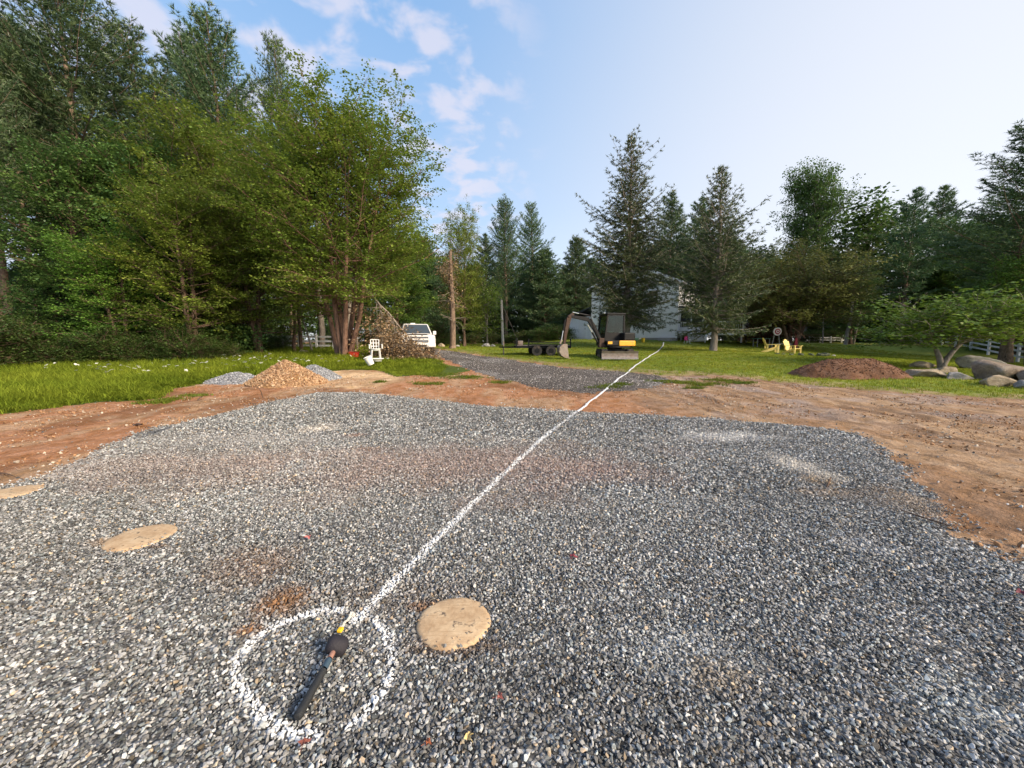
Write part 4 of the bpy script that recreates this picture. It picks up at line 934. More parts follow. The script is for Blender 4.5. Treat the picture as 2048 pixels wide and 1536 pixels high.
for i, (px, Y, kind, H) in enumerate([(915, 54, 'far_oak', 12), (945, 62, 'hemlock', 13), (1000, 60, 'hemlock', 12), (1040, 66, 'far_oak', 13), (1065, 58, 'hemlock', 11), (1115, 60, 'far_oak', 11), (1128, 70, 'hemlock', 12), (1180, 64, 'hemlock', 14), (1215, 60, 'far_oak', 13), (1290, 66, 'far_oak', 16), (1360, 70, 'far_oak', 17), (1430, 62, 'far_oak', 15), (1455, 55, 'hemlock', 13),
                           (1500, 60, 'far_oak', 14), (1540, 50, 'hemlock', 10), (1560, 66, 'far_oak', 15), (1640, 58, 'hemlock', 13), (1665, 52, 'far_oak', 11), (1690, 62, 'hemlock', 14), (1740, 60, 'hemlock', 12), (1770, 66, 'far_oak', 8), (1790, 72, 'hemlock', 7), (1835, 66, 'hemlock', 7), (1880, 60, 'far_oak', 13), (1905, 52, 'hemlock', 11), (1945, 54, 'far_oak', 13), (1985, 48, 'far_oak', 12), (2030, 44, 'far_oak', 14), (1970, 56, 'hemlock', 14), (1620, 72, 'far_oak', 16), (2075, 34, 'oak', 13), (1340, 78, 'hemlock', 16), (985, 74, 'far_oak', 13), (860, 70, 'far_oak', 14)]):
    tree(kind, 'woodland_tree', px, Y, 0, 'dim %s of the far wood %s' % (KIND[kind], where_right(px)), group=W6, height=H * rng.uniform(.9, 1.1), wide=1.2)
for i, (x, y, kind, H) in enumerate([(46, 22, 'far_pine', 18), (52, 30, 'far_oak', 15), (60, 12, 'far_oak', 15), (66, 36, 'far_pine', 18), (58, 2, 'far_oak', 14)]):  # trees outside the frame, added to block sun from the right
    tree(kind, 'woodland_tree', 0, y, 0, 'dim %s out of view to the right, added for its shade' % KIND[kind], group=W6, height=H, X=x, wide=1.2)
# pale dead stems right of the spreading tree
pole_trunk(1690, 43, 600, .20, .5, M_bark_grey, 'pale leaning trunk beyond the rail fence', 1, 21)
pole_trunk(1706, 44, 604, .15, 1.0, M_bark_grey, 'thin pale trunk leaning right beside the other pale one', 1, 22)
pole_trunk(1645, 45, 625, .08, .1, M_bark_grey, 'thin pale upright stem left of the leaning trunks', 1, 23)
# --- shrubs under the trees
SG = 'shrubs along the edge of the wood'
fr_ = [-80, -30, 20, 75, 120, 165, 205, 250, 290, 335, 375, 415, 455]; bk_ = [50, 140, 225, 310, 440]
for i, (px, Y, h, kind) in enumerate([(-30, 16.5, 2.2, 'shrub'), (20, 17.5, 2.4, 'shrub_b'), (75, 18, 2.1, 'shrub'), (120, 17.6, 1.9, 'shrub'), (165, 18, 2.2, 'shrub_b'), (205, 18.3, 1.8, 'shrub'), (250, 18.6, 2.0, 'shrub'), (290, 18.8, 1.7, 'shrub_b'), (335, 19, 1.6, 'shrub'), (375, 19.4, 1.9, 'shrub_b'), (415, 19.5, 1.6, 'shrub'), (455, 20.2, 1.7, 'shrub_b'), (-80, 18, 2.6, 'shrub'), (50, 21, 3.0, 'shrub'), (140, 22, 3.0, 'shrub'), (225, 22, 2.8, 'shrub'), (310, 23, 2.8, 'shrub'), (500, 24, 1.7, 'shrub_b'), (440, 24, 2.4, 'shrub'), (560, 27.5, 1.5, 'shrub'),
                           (780, 30, 1.6, 'shrub'), (670, 33, 2.0, 'shrub'), (745, 34, 2.2, 'shrub'), (820, 38, 2.0, 'shrub'), (875, 40, 1.6, 'shrub'), (860, 37, 2.6, 'shrub')]):
    o = tree(kind, 'shrub', px, Y, 0, ('front-row shrub above the tall grass, %s from the left picture edge' % ORD[fr_.index(px)] if px in fr_ else 'taller shrub behind the front row, %s from the left picture edge' % ORD[bk_.index(px)] if px in bk_ else 'low shrub inside the wood ' + where_left(px)), cat='shrub', group=SG, height=h * rng.uniform(.65, 1.45), wide=rng.uniform(.9, 1.3))
SG2 = 'low shrubs along the foot of the far wood'
for i, (px, Y, h) in enumerate([(945, 46, 1.6), (1050, 44, 1.6), (1085, 43, 1.9), (1120, 43, 2.0), (985, 47, 1.6), (1020, 46, 1.4), (1505, 46, 1.8), (1545, 44, 2.0), (1620, 47, 1.7), (1660, 48, 1.8), (1730, 50, 2.2), (1765, 54, 2.4), (1800, 58, 2.6), (1850, 62, 2.8), (1910, 52, 2.4), (1960, 45, 2.2), (2015, 39, 2.0), (1480, 44, 2.0), (900, 48, 1.6)]):
    tree('shrub', 'shrub', px, Y, 0, 'low dark shrub of the far wood ' + where_right(px), cat='shrub', group=SG2, height=h, wide=1.3)

# leaf mass filling the foot of the wood, too dim and far to tell bush from bush
ru = np.random.default_rng(5)
def mass(name, specs, size, label):
    PL = []
    for (a0, a1, r0_, r1_, h, n) in specs:
        a_ = np.radians(ru.uniform(a0, a1, n)); q_ = ru.uniform(r0_, r1_, n); x, y = q_ * np.sin(a_), q_ * np.cos(a_)
        top = h * (.35 + 1.1 * fbm(x * .12, y * .12, 7, 3)); PL.append(np.c_[x, y, hz(x, y) + top * ru.random(n) ** .8])
    P = np.concatenate(PL); P = P[(sdf(P[:, :2], DRIVE) < -2) & ((P[:, 0] > 0) | (P[:, 1] > 21))]
    P = P[(P[:, 0] < 20) | (((P[:, 0] - 30) * (58 - 22) - (P[:, 1] - 22) * (57 - 30)) / 45 > 3) | (P[:, 1] > 62)]
    o = link(name, leaf_mesh(name, P, size, M_dark, ru, .6, None, .2, .5)); tag(o, label, 'undergrowth', kind='stuff')
mass('undergrowth', ((-14, 62, 64, 92, 6.5, 26000), (36, 70, 40, 75, 4.0, 9000)), .42, 'dark leafy undergrowth filling the foot of the far woods')
mass('undergrowth', ((-72, -12, 34, 58, 3.2, 36000), (-72, -32, 26, 34, 1.8, 30000)), .13, 'dark leafy undergrowth under the trees of the left-hand wood')

# ------------------------------------------------------------------ house with wing and deck
def siding_mat(name, c):
    m, nt, out = new_mat(name); n = N(nt)
    tcd = n('ShaderNodeTexCoord').outputs['Object']; sx = n('ShaderNodeSeparateXYZ'); nt.links.new(tcd, sx.inputs[0])
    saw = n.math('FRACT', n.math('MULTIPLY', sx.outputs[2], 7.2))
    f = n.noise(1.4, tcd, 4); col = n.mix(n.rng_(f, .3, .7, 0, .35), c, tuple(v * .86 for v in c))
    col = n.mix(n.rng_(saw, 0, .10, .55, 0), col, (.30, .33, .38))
    b = n('ShaderNodeBsdfPrincipled', {'Base Color': col, 'Roughness': .6}); bp = n('ShaderNodeBump', {'Strength': .8, 'Distance': .02, 'Height': saw})
    nt.links.new(bp.outputs[0], b.inputs['Normal']); nt.links.new(b.outputs[0], out.inputs[0]); return m
M_siding = siding_mat('white_siding', (.88, .89, .90))
M_trim = plain('white_trim', (.80, .80, .80), .5, 0, .08, 6)
M_roof = plain('dark_shingle', (.055, .058, .062), .9, 0, .4, 14, .6)
M_found = plain('concrete', (.36, .35, .33), .9, 0, .3, 8, .4)
M_glassd = plain('dark_window', (.02, .024, .028), .12, 0, .2, 3)
M_deckw = plain('deck_white', (.76, .77, .80), .55, 0, .12, 5, 0, (.45, .44, .42))
c0 = GX(1352, 36.5); HR = R(-35)
house = thing('house', 'white two-storey gabled house with low wing behind the tall spruce', 'house', c0, HR)
bm = BM(); prism(bm, [(-8.4, .35), (0, .35), (0, 5.45), (-4.2, 7.35), (-8.4, 5.45)], 0, 11, 'y'); part('wall', bm, M_siding, house)
bm = BM()
for s in (-1, 1):
    a = (-4.2, 7.42); e = (-4.2 + s * 4.65, 5.30); th_ = .16
    prism(bm, [a, e, (e[0], e[1] + th_), (a[0], a[1] + th_)], -.35, 11.35, 'y')
roof = part('roof', bm, M_roof, house)
bm = BM()
for s in (-1, 1): beam(bm, (-4.2, -.37, 7.44), (-4.2 + s * 4.65, -.37, 5.33), .04, .22)
part('rake_board', bm, M_trim, roof)
bm = BM(); bx(bm, (-4.2, 5.5, .1), (8.3, 10.9, .7)); part('foundation', bm, M_found, house)
for x in (-8.4, 0): part('corner_board', bx(BM(), (x, -.01, 2.85), (.16, .06, 5.1)), M_trim, house)
part('corner_board', bx(BM(), (.02, .09, 2.85), (.06, .14, 5.1)), M_trim, house)
def window(par, c, w, h, axis):
    s = (w, .08, h) if axis == 'y' else (.08, w, h)
    wd = part('window', bx(BM(), c, s, bev=.01), M_trim, par)
    for k in (-1, 1):
        cc_ = list(c); dz = h * .235 * k
        off = -.045 if axis == 'y' else .045
        cc_[1 if axis == 'y' else 0] += off; cc_[2] += dz
        part('pane', bx(BM(), cc_, (w - .16, .02, h * .43) if axis == 'y' else (.02, w - .16, h * .43)), M_glassd, wd)
for x in (-6.3, -2.2): window(house, (x, -.03, 4.2), .95, 1.35, 'y')
for x in (-6.3,): window(house, (x, -.03, 1.7), .95, 1.35, 'y')
for y in (2.4, 5.2, 8): window(house, (.03, y, 4.2), .95, 1.35, 'x')
bm = BM(); bx(bm, (-9.95, 4, 1.45), (3.1, 6, 2.5)); w_ = part('wing_wall', bm, M_siding, house)
bm = BM(); prism(bm, [(-11.7, 2.62), (-8.41, 3.75), (-8.41, 3.9), (-11.7, 2.77)], .7, 7.3, 'y'); part('wing_roof', bm, M_roof, house)
bm = BM(); bx(bm, (-9.95, .985, 1.45), (.9, .05, 2.0)); d_ = part('door', bm, M_trim, house)
part('handle', bx(BM(), (-9.6, .94, 1.4), (.05, .05, .12)), M_glassd, d_)
# screened porch on the house side, standing on the deck
bm = BM()
for x in (.1, 1.1, 2.1): bx(bm, (x, .75, 1.9), (.10, .10, 2.2))
bx(bm, (1.1, .75, 1.05), (2.1, .06, .5)); bx(bm, (1.1, .75, 2.95), (2.2, .12, .14))
pf = part('porch_frame', bm, M_trim, house)
for x in (.6, 1.6): part('porch_screen', bx(BM(), (x, .78, 2.05), (.9, .02, 1.45)), M_glassd, house)
part('porch_roof', bx(BM(), (1.15, 2.6, 3.12), (2.6, 4.2, .14), (0, R(6), 0)), M_roof, house)
part('porch_side', bx(BM(), (2.12, 2.7, 2.0), (.04, 3.8, 2.0)), M_glassd, house)
deck = thing('deck', 'white wooden deck with steps and posts on the right side of the house', 'deck', c0, HR)
bm = BM(); nb = 0
for k in range(24): part('deck_board', bx(BM(), (.12 + k * .218, 3.2, .84), (.205, 5.6, .035)), M_deckw, deck)
part('fascia', bx(BM(), (2.75, .38, .69), (5.35, .04, .26)), M_deckw, deck)
part('fascia', bx(BM(), (5.38, 3.2, .69), (.04, 5.6, .26)), M_deckw, deck)
for x in (.3, 3.2, 5.2):
    for y in (.6, 5.6): part('support_post', bx(BM(), (x, y, .25), (.12, .12, .75)), M_found, deck)
for x in (.06, 1.25, 2.6, 4.0, 5.3): part('railing_post', bx(BM(), (x, .44, 1.32), (.10, .10, .95)), M_deckw, deck)
for x in (5.3,):
    for y in (2, 3.8, 5.8): part('railing_post', bx(BM(), (x, y, 1.32), (.10, .10, .95)), M_deckw, deck)
for (x0, x1) in ((.06, 1.25), (2.6, 5.3)):
    for z in (1.05, 1.74): part('rail', bx(BM(), ((x0 + x1) / 2, .44, z), (x1 - x0, .05, .08)), M_deckw, deck)
    for k in range(int((x1 - x0) / .16)): part('baluster', bx(BM(), (x0 + .1 + k * .16, .44, 1.4), (.035, .035, .68)), M_deckw, deck)
for z in (1.05, 1.74): part('rail', bx(BM(), (5.3, 3.1, z), (.05, 5.4, .08)), M_deckw, deck)
for k in range(4): part('step', bx(BM(), (1.92, .2 - .27 * k, .70 - .18 * k), (1.25, .30, .05)), M_deckw, deck); part('riser', bx(BM(), (1.92, .33 - .27 * k, .61 - .18 * k), (1.22, .03, .14)), M_deckw, deck)
for x in (1.27, 2.57):
    part('stringer', beam(BM(), (x, .4, .72), (x, -.85, -.02), .05, .24), M_deckw, deck)
    part('stair_rail', beam(BM(), (x, .4, 1.70), (x, -.80, .92), .06, .08), M_deckw, deck)
    part('stair_post', bx(BM(), (x, -.78, .44), (.10, .10, .98)), M_deckw, deck)
def hloc(x, y, z=0):
    v = Matrix.Rotation(HR, 3, 'Z') @ Vector((x, y, 0)); X, Y = c0.x + v.x, c0.y + v.y; return Vector((X, Y, float(hz(X, Y)) + z))
# small things lying along the house
M_yel = plain('yellow_plastic', (.75, .52, .03), .5); M_pink = plain('pink_plastic', (.62, .05, .22), .5); M_grn = plain('green_metal', (.10, .22, .16), .6); M_tub = plain('red_plastic', (.62, .045, .02), .45)
M_whitep = plain('white_plastic', (.78, .78, .76), .45, 0, .1, 5, 0, (.55, .52, .46))
o = thing('bucket', 'small yellow bucket standing at the foot of the house wall', 'bucket', GX(1286, 35.6))
part('pail', lathe(BM(), [(.13, 0), (.17, .36), (.18, .37), (.18, .40), (.16, .40)], 16), M_yel, o); bm = BM()
for k in range(8): cy(bm, (.18 * math.cos(k * .39), .02, .38 + .14 * math.sin(k * .39)), (.18 * math.cos((k + 1) * .39), .02, .38 + .14 * math.sin((k + 1) * .39)), .006, seg=5)
part('handle', bm, M_whitep, o)
o = thing('wheelbarrow', 'green wheelbarrow tray lying left of the yellow bucket', 'wheelbarrow', GX(1266, 35.8), .3)
part('tray', hexa(BM(), [(-.35, -.2, .12), (.35, -.2, .12), (.35, .2, .12), (-.35, .2, .12)], [(-.55, -.34, .38), (.45, -.34, .38), (.45, .34, .38), (-.55, .34, .38)], .03), M_grn, o)
part('wheel', cy(BM(), (-.55, -.05, .16), (-.55, .05, .16), .16, seg=16), M_glassd, o)
for s in (-.25, .25): part('handle', beam(BM(), (-.55, s * .5, .14), (1.0, s, .36), .04, .04), M_trim, o)
o = thing('child_chair', 'small pink chair standing before the deck left of the steps', 'chair', GX(1374, 34.6), R(20))
part('seat', bx(BM(), (0, 0, .30), (.36, .34, .04), bev=.015), M_pink, o); part('backrest', bx(BM(), (0, .17, .55), (.36, .04, .48), (R(-8), 0, 0), bev=.015), M_pink, o)
for x in (-.15, .15):
    for y in (-.14, .14): part('leg', beam(BM(), (x, y, .29), (x * 1.15, y * 1.15, 0), .035, .035), M_whitep, o)
o = thing('white_jug', 'white jug standing by the foundation left of the green tray', 'jug', GX(1256, 35.6))
part('body', lathe(BM(), [(.12, 0), (.14, .03), (.14, .26), (.05, .36), (.05, .40)], 14), M_whitep, o); part('cap', cy(BM(), (0, 0, .40), (0, 0, .44), .055, seg=12), M_pink, o)
o = tag(part('stone_step', bx(BM(), (0, 0, .14), (1.2, .5, .3), bev=.03), M_found, None, False, hloc(-.9, -.35), HR), 'grey concrete step at the near corner of the house', 'step')

# ------------------------------------------------------------------ excavator
M_black = plain('black_paint', (.010, .0105, .012), .55, 0, .4, 8, 0, (.03, .026, .022), .2); M_yellow = plain('machine_yellow', (.72, .36, .02), .45, 0, .2, 5, 0, (.35, .20, .06))
M_rubber = plain('rubber', (.025, .024, .023), .85, 0, .4, 10, .4, (.16, .11, .075)); M_steel = plain('worn_steel', (.24, .20, .17), .5, .3, .4, 7, .2, (.22, .12, .07))
M_rust = plain('rusty_steel', (.055, .030, .020), .9, 0, .45, 6, .3, (.10, .07, .05)); M_chrome = plain('chrome_rod', (.75, .74, .72), .18, 1, .08, 4)
M_glass = glass_mat('cab_glass', (.50, .60, .58), .3); M_seat = plain('seat_black', (.03, .03, .033), .8)
ex = thing('excavator', 'black and yellow mini excavator with raised arm parked on the lawn', 'excavator', GX(1228, 22.2), R(-4))
for s in (-1, 1):
    L_, r_ = .86, .25; poly = []
    for k in range(13): a = -math.pi / 2 + math.pi * k / 12; poly.append((L_ + r_ * math.cos(a), r_ + r_ * math.sin(a)))
    for k in range(13): a = math.pi / 2 + math.pi * k / 12; poly.append((-L_ + r_ * math.cos(a), r_ + r_ * math.sin(a)))
    tr = part('track', prism(BM(), poly, s * .70 - .15, s * .70 + .15, 'x'), M_rubber, ex)
    bm = BM()
    for k in range(22): bx(bm, (s * .70, -1.0 + k * .095, .505), (.31, .035, .03)); bx(bm, (s * .70, -1.0 + k * .095, -.003), (.31, .035, .03))
    for a in np.linspace(-1.4, 1.4, 7): bx(bm, (s * .70, -L_ - r_ * math.cos(a), r_ + r_ * math.sin(a)), (.31, .03, .035), (-a, 0, 0)); bx(bm, (s * .70, L_ + r_ * math.cos(a), r_ + r_ * math.sin(a)), (.31, .03, .035), (a, 0, 0))
    part('tread', bm, M_rubber, tr)
    for y in (-.86, .86): part('sprocket', cy(BM(), (s * .86, y, .25), (s * .90, y, .25), .17, seg=16), M_black, tr)
    for y in (-.45, -.15, .15, .45): part('roller', cy(BM(), (s * .86, y, .12), (s * .88, y, .12), .075, seg=12), M_steel, tr)
part('undercarriage', bx(bx(BM(), (0, 0, .38), (1.15, 1.1, .26), bev=.03), (0, 0, .54), (.7, .7, .12)), M_black, ex)
bm = BM(); prof = [(-1.62, .03), (-1.56, .18), (-1.56, .30), (-1.63, .42), (-1.66, .42), (-1.60, .30), (-1.60, .18), (-1.68, .03)]
prism(bm, prof, -.95, .95, 'x'); bl = part('blade', bm, M_steel, ex)
part('blade_arm', beam(beam(BM(), (-.42, -.5, .32), (-.5, -1.58, .24), .10, .12), (.42, -.5, .32), (.5, -1.58, .24), .10, .12), M_black, ex)
part('cutting_edge', bx(BM(), (0, -1.645, .045), (1.9, .03, .085)), M_chrome, bl)
UP = R(196)   # the house of the machine is slewed so that its boom points to the left, a little towards the camera
def upp(name, bm, mat, par=None, smooth=False): return part(name, bm, mat, par or ex, smooth, None, UP if par is None else None)
bm = BM(); pts_ = []
for k in range(24):
    a = 2 * math.pi * k / 24; x_ = .86 * math.copysign(abs(math.cos(a)) ** .75, math.cos(a)); y_ = .80 * math.copysign(abs(math.sin(a)) ** .75, math.sin(a)); pts_.append((x_ - .08, y_))
prism(bm, pts_, .60, .68, 'z'); upp('turntable', bm, M_black)
cw = [(-.94 + .0, -.66), (-.94, .66), (-.80, .78), (.10, .78), (.10, -.78), (-.80, -.78)]
upp('counterweight', prism(BM(), cw, .68, .98, 'z', .04), M_yellow)
upp('engine_cover', prism(BM(), [(-.92, -.64), (-.92, .64), (-.78, .74), (-.20, .74), (-.20, -.74), (-.78, -.74)], .985, 1.42, 'z', .06), M_black)
upp('side_panel', bx(BM(), (.36, .0, .84), (.85, 1.46, .28), bev=.03), M_black)
upp('badge_panel', bx(BM(), (.62, .735, .86), (.26, .02, .14), bev=.005), M_yellow)
# cab
fx0, fx1, fy0, fy1, z0_, z1_ = -.42, .72, -.72, .26, .99, 2.40
fr = upp('cab_frame', BM(), M_black); fr_bm = BM()
for (x, y, xt) in ((fx1, fy0, fx1 - .16), (fx1, fy1, fx1 - .16), (fx0, fy0, fx0), (fx0, fy1, fx0), (.12, fy0, .12)):
    beam(fr_bm, (x, y, z0_), (xt, y, z1_), .075, .075)
for (y) in (fy0, fy1): beam(fr_bm, (fx0, y, z0_ + .02), (fx1, y, z0_ + .02), .075, .1); beam(fr_bm, (fx0, y, z1_), (fx1 - .16, y, z1_), .075, .08)
for (x, z) in ((fx0, z0_), (fx1, z0_ + .02), (fx0, z1_), (fx1 - .16, z1_)): beam(fr_bm, (x, fy0, z), (x, fy1, z), .075, .09)
bx(fr_bm, (.15, fy1, 1.22), (1.1, .03, .42)); bx(fr_bm, (.15, fy0, 1.22), (1.1, .03, .42)); bx(fr_bm, (fx0, -.23, 1.2), (.03, .95, .42)); bx(fr_bm, (fx1 - .035, -.23, 1.16), (.03, .95, .34), (0, R(-6), 0))
me = fr.data; fr_bm.to_mesh(me); fr_bm.free(); 
upp('cab_roof', bx(BM(), (.07, -.23, 2.46), (1.16, 1.10, .10), bev=.04), M_black)
for y in (fy0 + .01, fy1 - .01): upp('window_pane', hexa(BM(), [(fx0 + .04, y - .004, 1.44), (fx1 - .09, y - .004, 1.44), (fx1 - .09, y + .004, 1.44), (fx0 + .04, y + .004, 1.44)], [(fx0 + .04, y - .004, 2.36), (fx1 - .19, y - .004, 2.36), (fx1 - .19, y + .004, 2.36), (fx0 + .04, y + .004, 2.36)]), M_glass)
upp('windscreen', hexa(BM(), [(fx1 - .05, fy0 + .05, 1.36), (fx1 - .045, fy0 + .05, 1.36), (fx1 - .045, fy1 - .05, 1.36), (fx1 - .05, fy1 - .05, 1.36)], [(fx1 - .17, fy0 + .05, 2.36), (fx1 - .165, fy0 + .05, 2.36), (fx1 - .165, fy1 - .05, 2.36), (fx1 - .17, fy1 - .05, 2.36)]), M_glass)
upp('rear_pane', bx(BM(), (fx0, -.23, 1.9), (.008, .86, .86)), M_glass)
upp('seat', bx(bx(BM(), (-.02, -.23, 1.36), (.5, .48, .12), bev=.04), (-.24, -.23, 1.70), (.12, .46, .6), (0, R(-8), 0), bev=.04), M_seat)
upp('control_lever', cy(cy(BM(), (.34, -.42, 1.2), (.38, -.42, 1.62), .018), (.34, -.06, 1.2), (.38, -.06, 1.62), .018), M_seat)
upp('work_light', bx(BM(), (.64, -.02, 2.5), (.08, .14, .08), bev=.015), M_chrome)
# boom, stick and bucket (x forward)
upp('swing_post', bx(bx(BM(), (.98, .34, .86), (.30, .26, .52), bev=.03), (.80, .34, .72), (.4, .3, .14)), M_rust)
def limb(pts, hs, w): 
    bm = BM()
    for (p, q), (h0, h1) in zip(zip(pts[:-1], pts[1:]), zip(hs[:-1], hs[1:])):
        d = Vector((q[0] - p[0], 0, q[1] - p[1])).normalized(); nx, nz = -d.z, d.x
        hexa(bm, [(p[0] - nx * h0, .34 - w, p[1] - nz * h0), (p[0] - nx * h0, .34 + w, p[1] - nz * h0), (p[0] + nx * h0, .34 + w, p[1] + nz * h0), (p[0] + nx * h0, .34 - w, p[1] + nz * h0)],
             [(q[0] - nx * h1, .34 - w, q[1] - nz * h1), (q[0] - nx * h1, .34 + w, q[1] - nz * h1), (q[0] + nx * h1, .34 + w, q[1] + nz * h1), (q[0] + nx * h1, .34 - w, q[1] + nz * h1)], .012)
    return bm
upp('boom', limb([(1.02, .98), (1.42, 1.72), (1.72, 2.12), (2.75, 2.28)], [.08, .12, .115, .06], .07), M_black)
upp('arm', limb([(2.62, 2.42), (2.86, 2.20), (3.05, 1.35), (3.12, .74)], [.07, .125, .085, .055], .065), M_rust)
def ram(name, p, q, f=.6):
    P0, P1 = Vector((p[0], .34 + p[2], p[1])), Vector((q[0], .34 + q[2], q[1])); M_ = P0.lerp(P1, f)
    c_ = upp(name, cy(BM(), P0, M_, .05, seg=12), M_black); part('rod', cy(BM(), M_, P1, .028, seg=10), M_chrome, c_)
ram('boom_cylinder', (1.12, .80, 0), (1.78, 1.86, 0)); ram('arm_cylinder', (1.75, 2.34, 0), (2.66, 2.50, 0)); ram('bucket_cylinder', (3.08, 2.10, 0), (3.26, 1.02, 0), .55)
bm = BM()
for k in range(8): cy(bm, (1.1 + k * .08, .46, 1.05 + .17 * k + .04 * math.sin(k * 1.3)), (1.1 + (k + 1) * .08, .46, 1.05 + .17 * (k + 1) + .04 * math.sin((k + 1) * 1.3)), .016, seg=6)
upp('hose', bm, M_rubber)
prof = [(3.02, .80), (3.28, .78), (3.44, .62), (3.46, .38), (3.34, .18), (3.12, .06), (2.92, .04)]
inner = [(2.94, .09), (3.12, .11), (3.30, .22), (3.41, .39), (3.39, .60), (3.26, .73), (3.05, .74)]
bm = BM()
n_p = len(prof); A_ = [[bm.verts.new((x, .34 + y, z)) for x, z in prof + inner] for y in (-.24, .24)]
m_ = len(prof) + len(inner)
for k in range(m_): bm.faces.new((A_[0][k], A_[0][(k + 1) % m_], A_[1][(k + 1) % m_], A_[1][k]))
for side, A in zip((-1, 1), A_):
    for k in range(n_p - 1): bm.faces.new((A[k], A[k + 1], A[m_ - 2 - k], A[m_ - 1 - k]))
for y in (-.24, .24): prism(bm, prof, .34 + y - .012, .34 + y + .012, 'y')
bk = upp('bucket', bm, M_steel)
for k in range(4): part('tooth', hexa(BM(), [(2.94, .34 - .22 + k * .135, .03), (2.94, .34 - .16 + k * .135, .03), (2.94, .34 - .16 + k * .135, .08), (2.94, .34 - .22 + k * .135, .08)], [(2.82, .34 - .205 + k * .135, .015), (2.82, .34 - .175 + k * .135, .015), (2.82, .34 - .175 + k * .135, .03), (2.82, .34 - .205 + k * .135, .03)]), M_steel, bk)
upp('bucket_link', limb([(3.26, 1.02), (3.36, .80)], [.05, .05], .05), M_steel)

# ------------------------------------------------------------------ flatbed trailer
tl = thing('trailer', 'low black flatbed trailer parked left of the excavator bucket', 'trailer', GX(1083, 24.2), R(4))
bm = BM()
for y in (-.85, .85): bx(bm, (0, y, .52), (3.3, .08, .14))
for x in np.linspace(-1.6, 1.6, 8): bx(bm, (x, 0, .50), (.07, 1.62, .10))
part('frame', bm, M_black, tl)
for k in range(9): part('deck_plank', bx(BM(), (0, -.76 + k * .19, .60), (3.25, .175, .04)), M_steel, tl)
for s in (-1, 1):
    for x in (-.42, .42):
        w_ = part('wheel', cy(BM(), (x, s * .98 - .09, .30), (x, s * .98 + .09, .30), .30, seg=20), M_rubber, tl); part('rim', cy(BM(), (x, s * 1.075, .30), (x, s * 1.082, .30), .15, seg=16), M_black, w_)
    part('mudguard', bx(bx(BM(), (0, s * .98, .66), (1.5, .24, .03)), (.78, s * .98, .60), (.03, .24, .15)), M_black, tl)
for x in (-1.62, -.9, 1.62): part('stake', bx(BM(), (x, -.85, .78), (.06, .06, .45)), M_black, tl)
part('side_rail', bx(BM(), (.3, -.85, .80), (2.6, .04, .05)), M_black, tl); part('front_rail', bx(BM(), (-1.64, 0, .80), (.05, 1.7, .22)), M_black, tl)
part('tongue', beam(beam(BM(), (-1.6, -.5, .5), (-2.6, 0, .5), .07, .09), (-1.6, .5, .5), (-2.6, 0, .5), .07, .09), M_black, tl)
part('jack', cy(BM(), (-2.35, 0, .02), (-2.35, 0, .85), .035), M_steel, tl)
part('winch_box', bx(BM(), (-1.35, -.2, .76), (.32, .42, .26), bev=.03), M_steel, tl)

# ------------------------------------------------------------------ pickup
M_tpaint = plain('truck_white', (.70, .69, .68), .25, 0, .05, 3, 0, (.60, .52, .45)); M_tdark = plain('truck_trim', (.03, .03, .032), .4); M_lamp = plain('headlamp', (.75, .76, .78), .1, 0, .1, 8); M_wind = plain('windscreen_glass', (.05, .065, .075), .06, 0, .2, 2)
M_amber = plain('amber_lens', (.70, .28, .03), .25); M_plate = plain('plate', (.7, .7, .7), .5)
tk = thing('pickup_truck', 'white pickup truck seen from the front, parked behind the brush pile', 'truck', GX(832, 25.2), R(17))
body = [(-2.75, .45), (-2.80, .62), (-2.78, .95), (-2.62, 1.16), (-1.30, 1.24), (2.95, 1.24), (2.98, .55), (2.2, .42), (-2.2, .42)]
part('body', prism(BM(), body, -.97, .97, 'x', .07), M_tpaint, tk)
cab_ = part('cab', hexa(BM(), [(-.93, -1.35, 1.22), (.93, -1.35, 1.22), (.93, 1.15, 1.22), (-.93, 1.15, 1.22)], [(-.74, -.48, 1.90), (.74, -.48, 1.90), (.76, .95, 1.90), (-.76, .95, 1.90)], .06), M_tpaint, tk)
part('windscreen', hexa(BM(), [(-.84, -1.31, 1.285), (.84, -1.31, 1.285), (.84, -1.27, 1.285), (-.84, -1.27, 1.285)], [(-.68, -.575, 1.845), (.68, -.575, 1.845), (.68, -.535, 1.845), (-.68, -.535, 1.845)]), M_wind, tk)
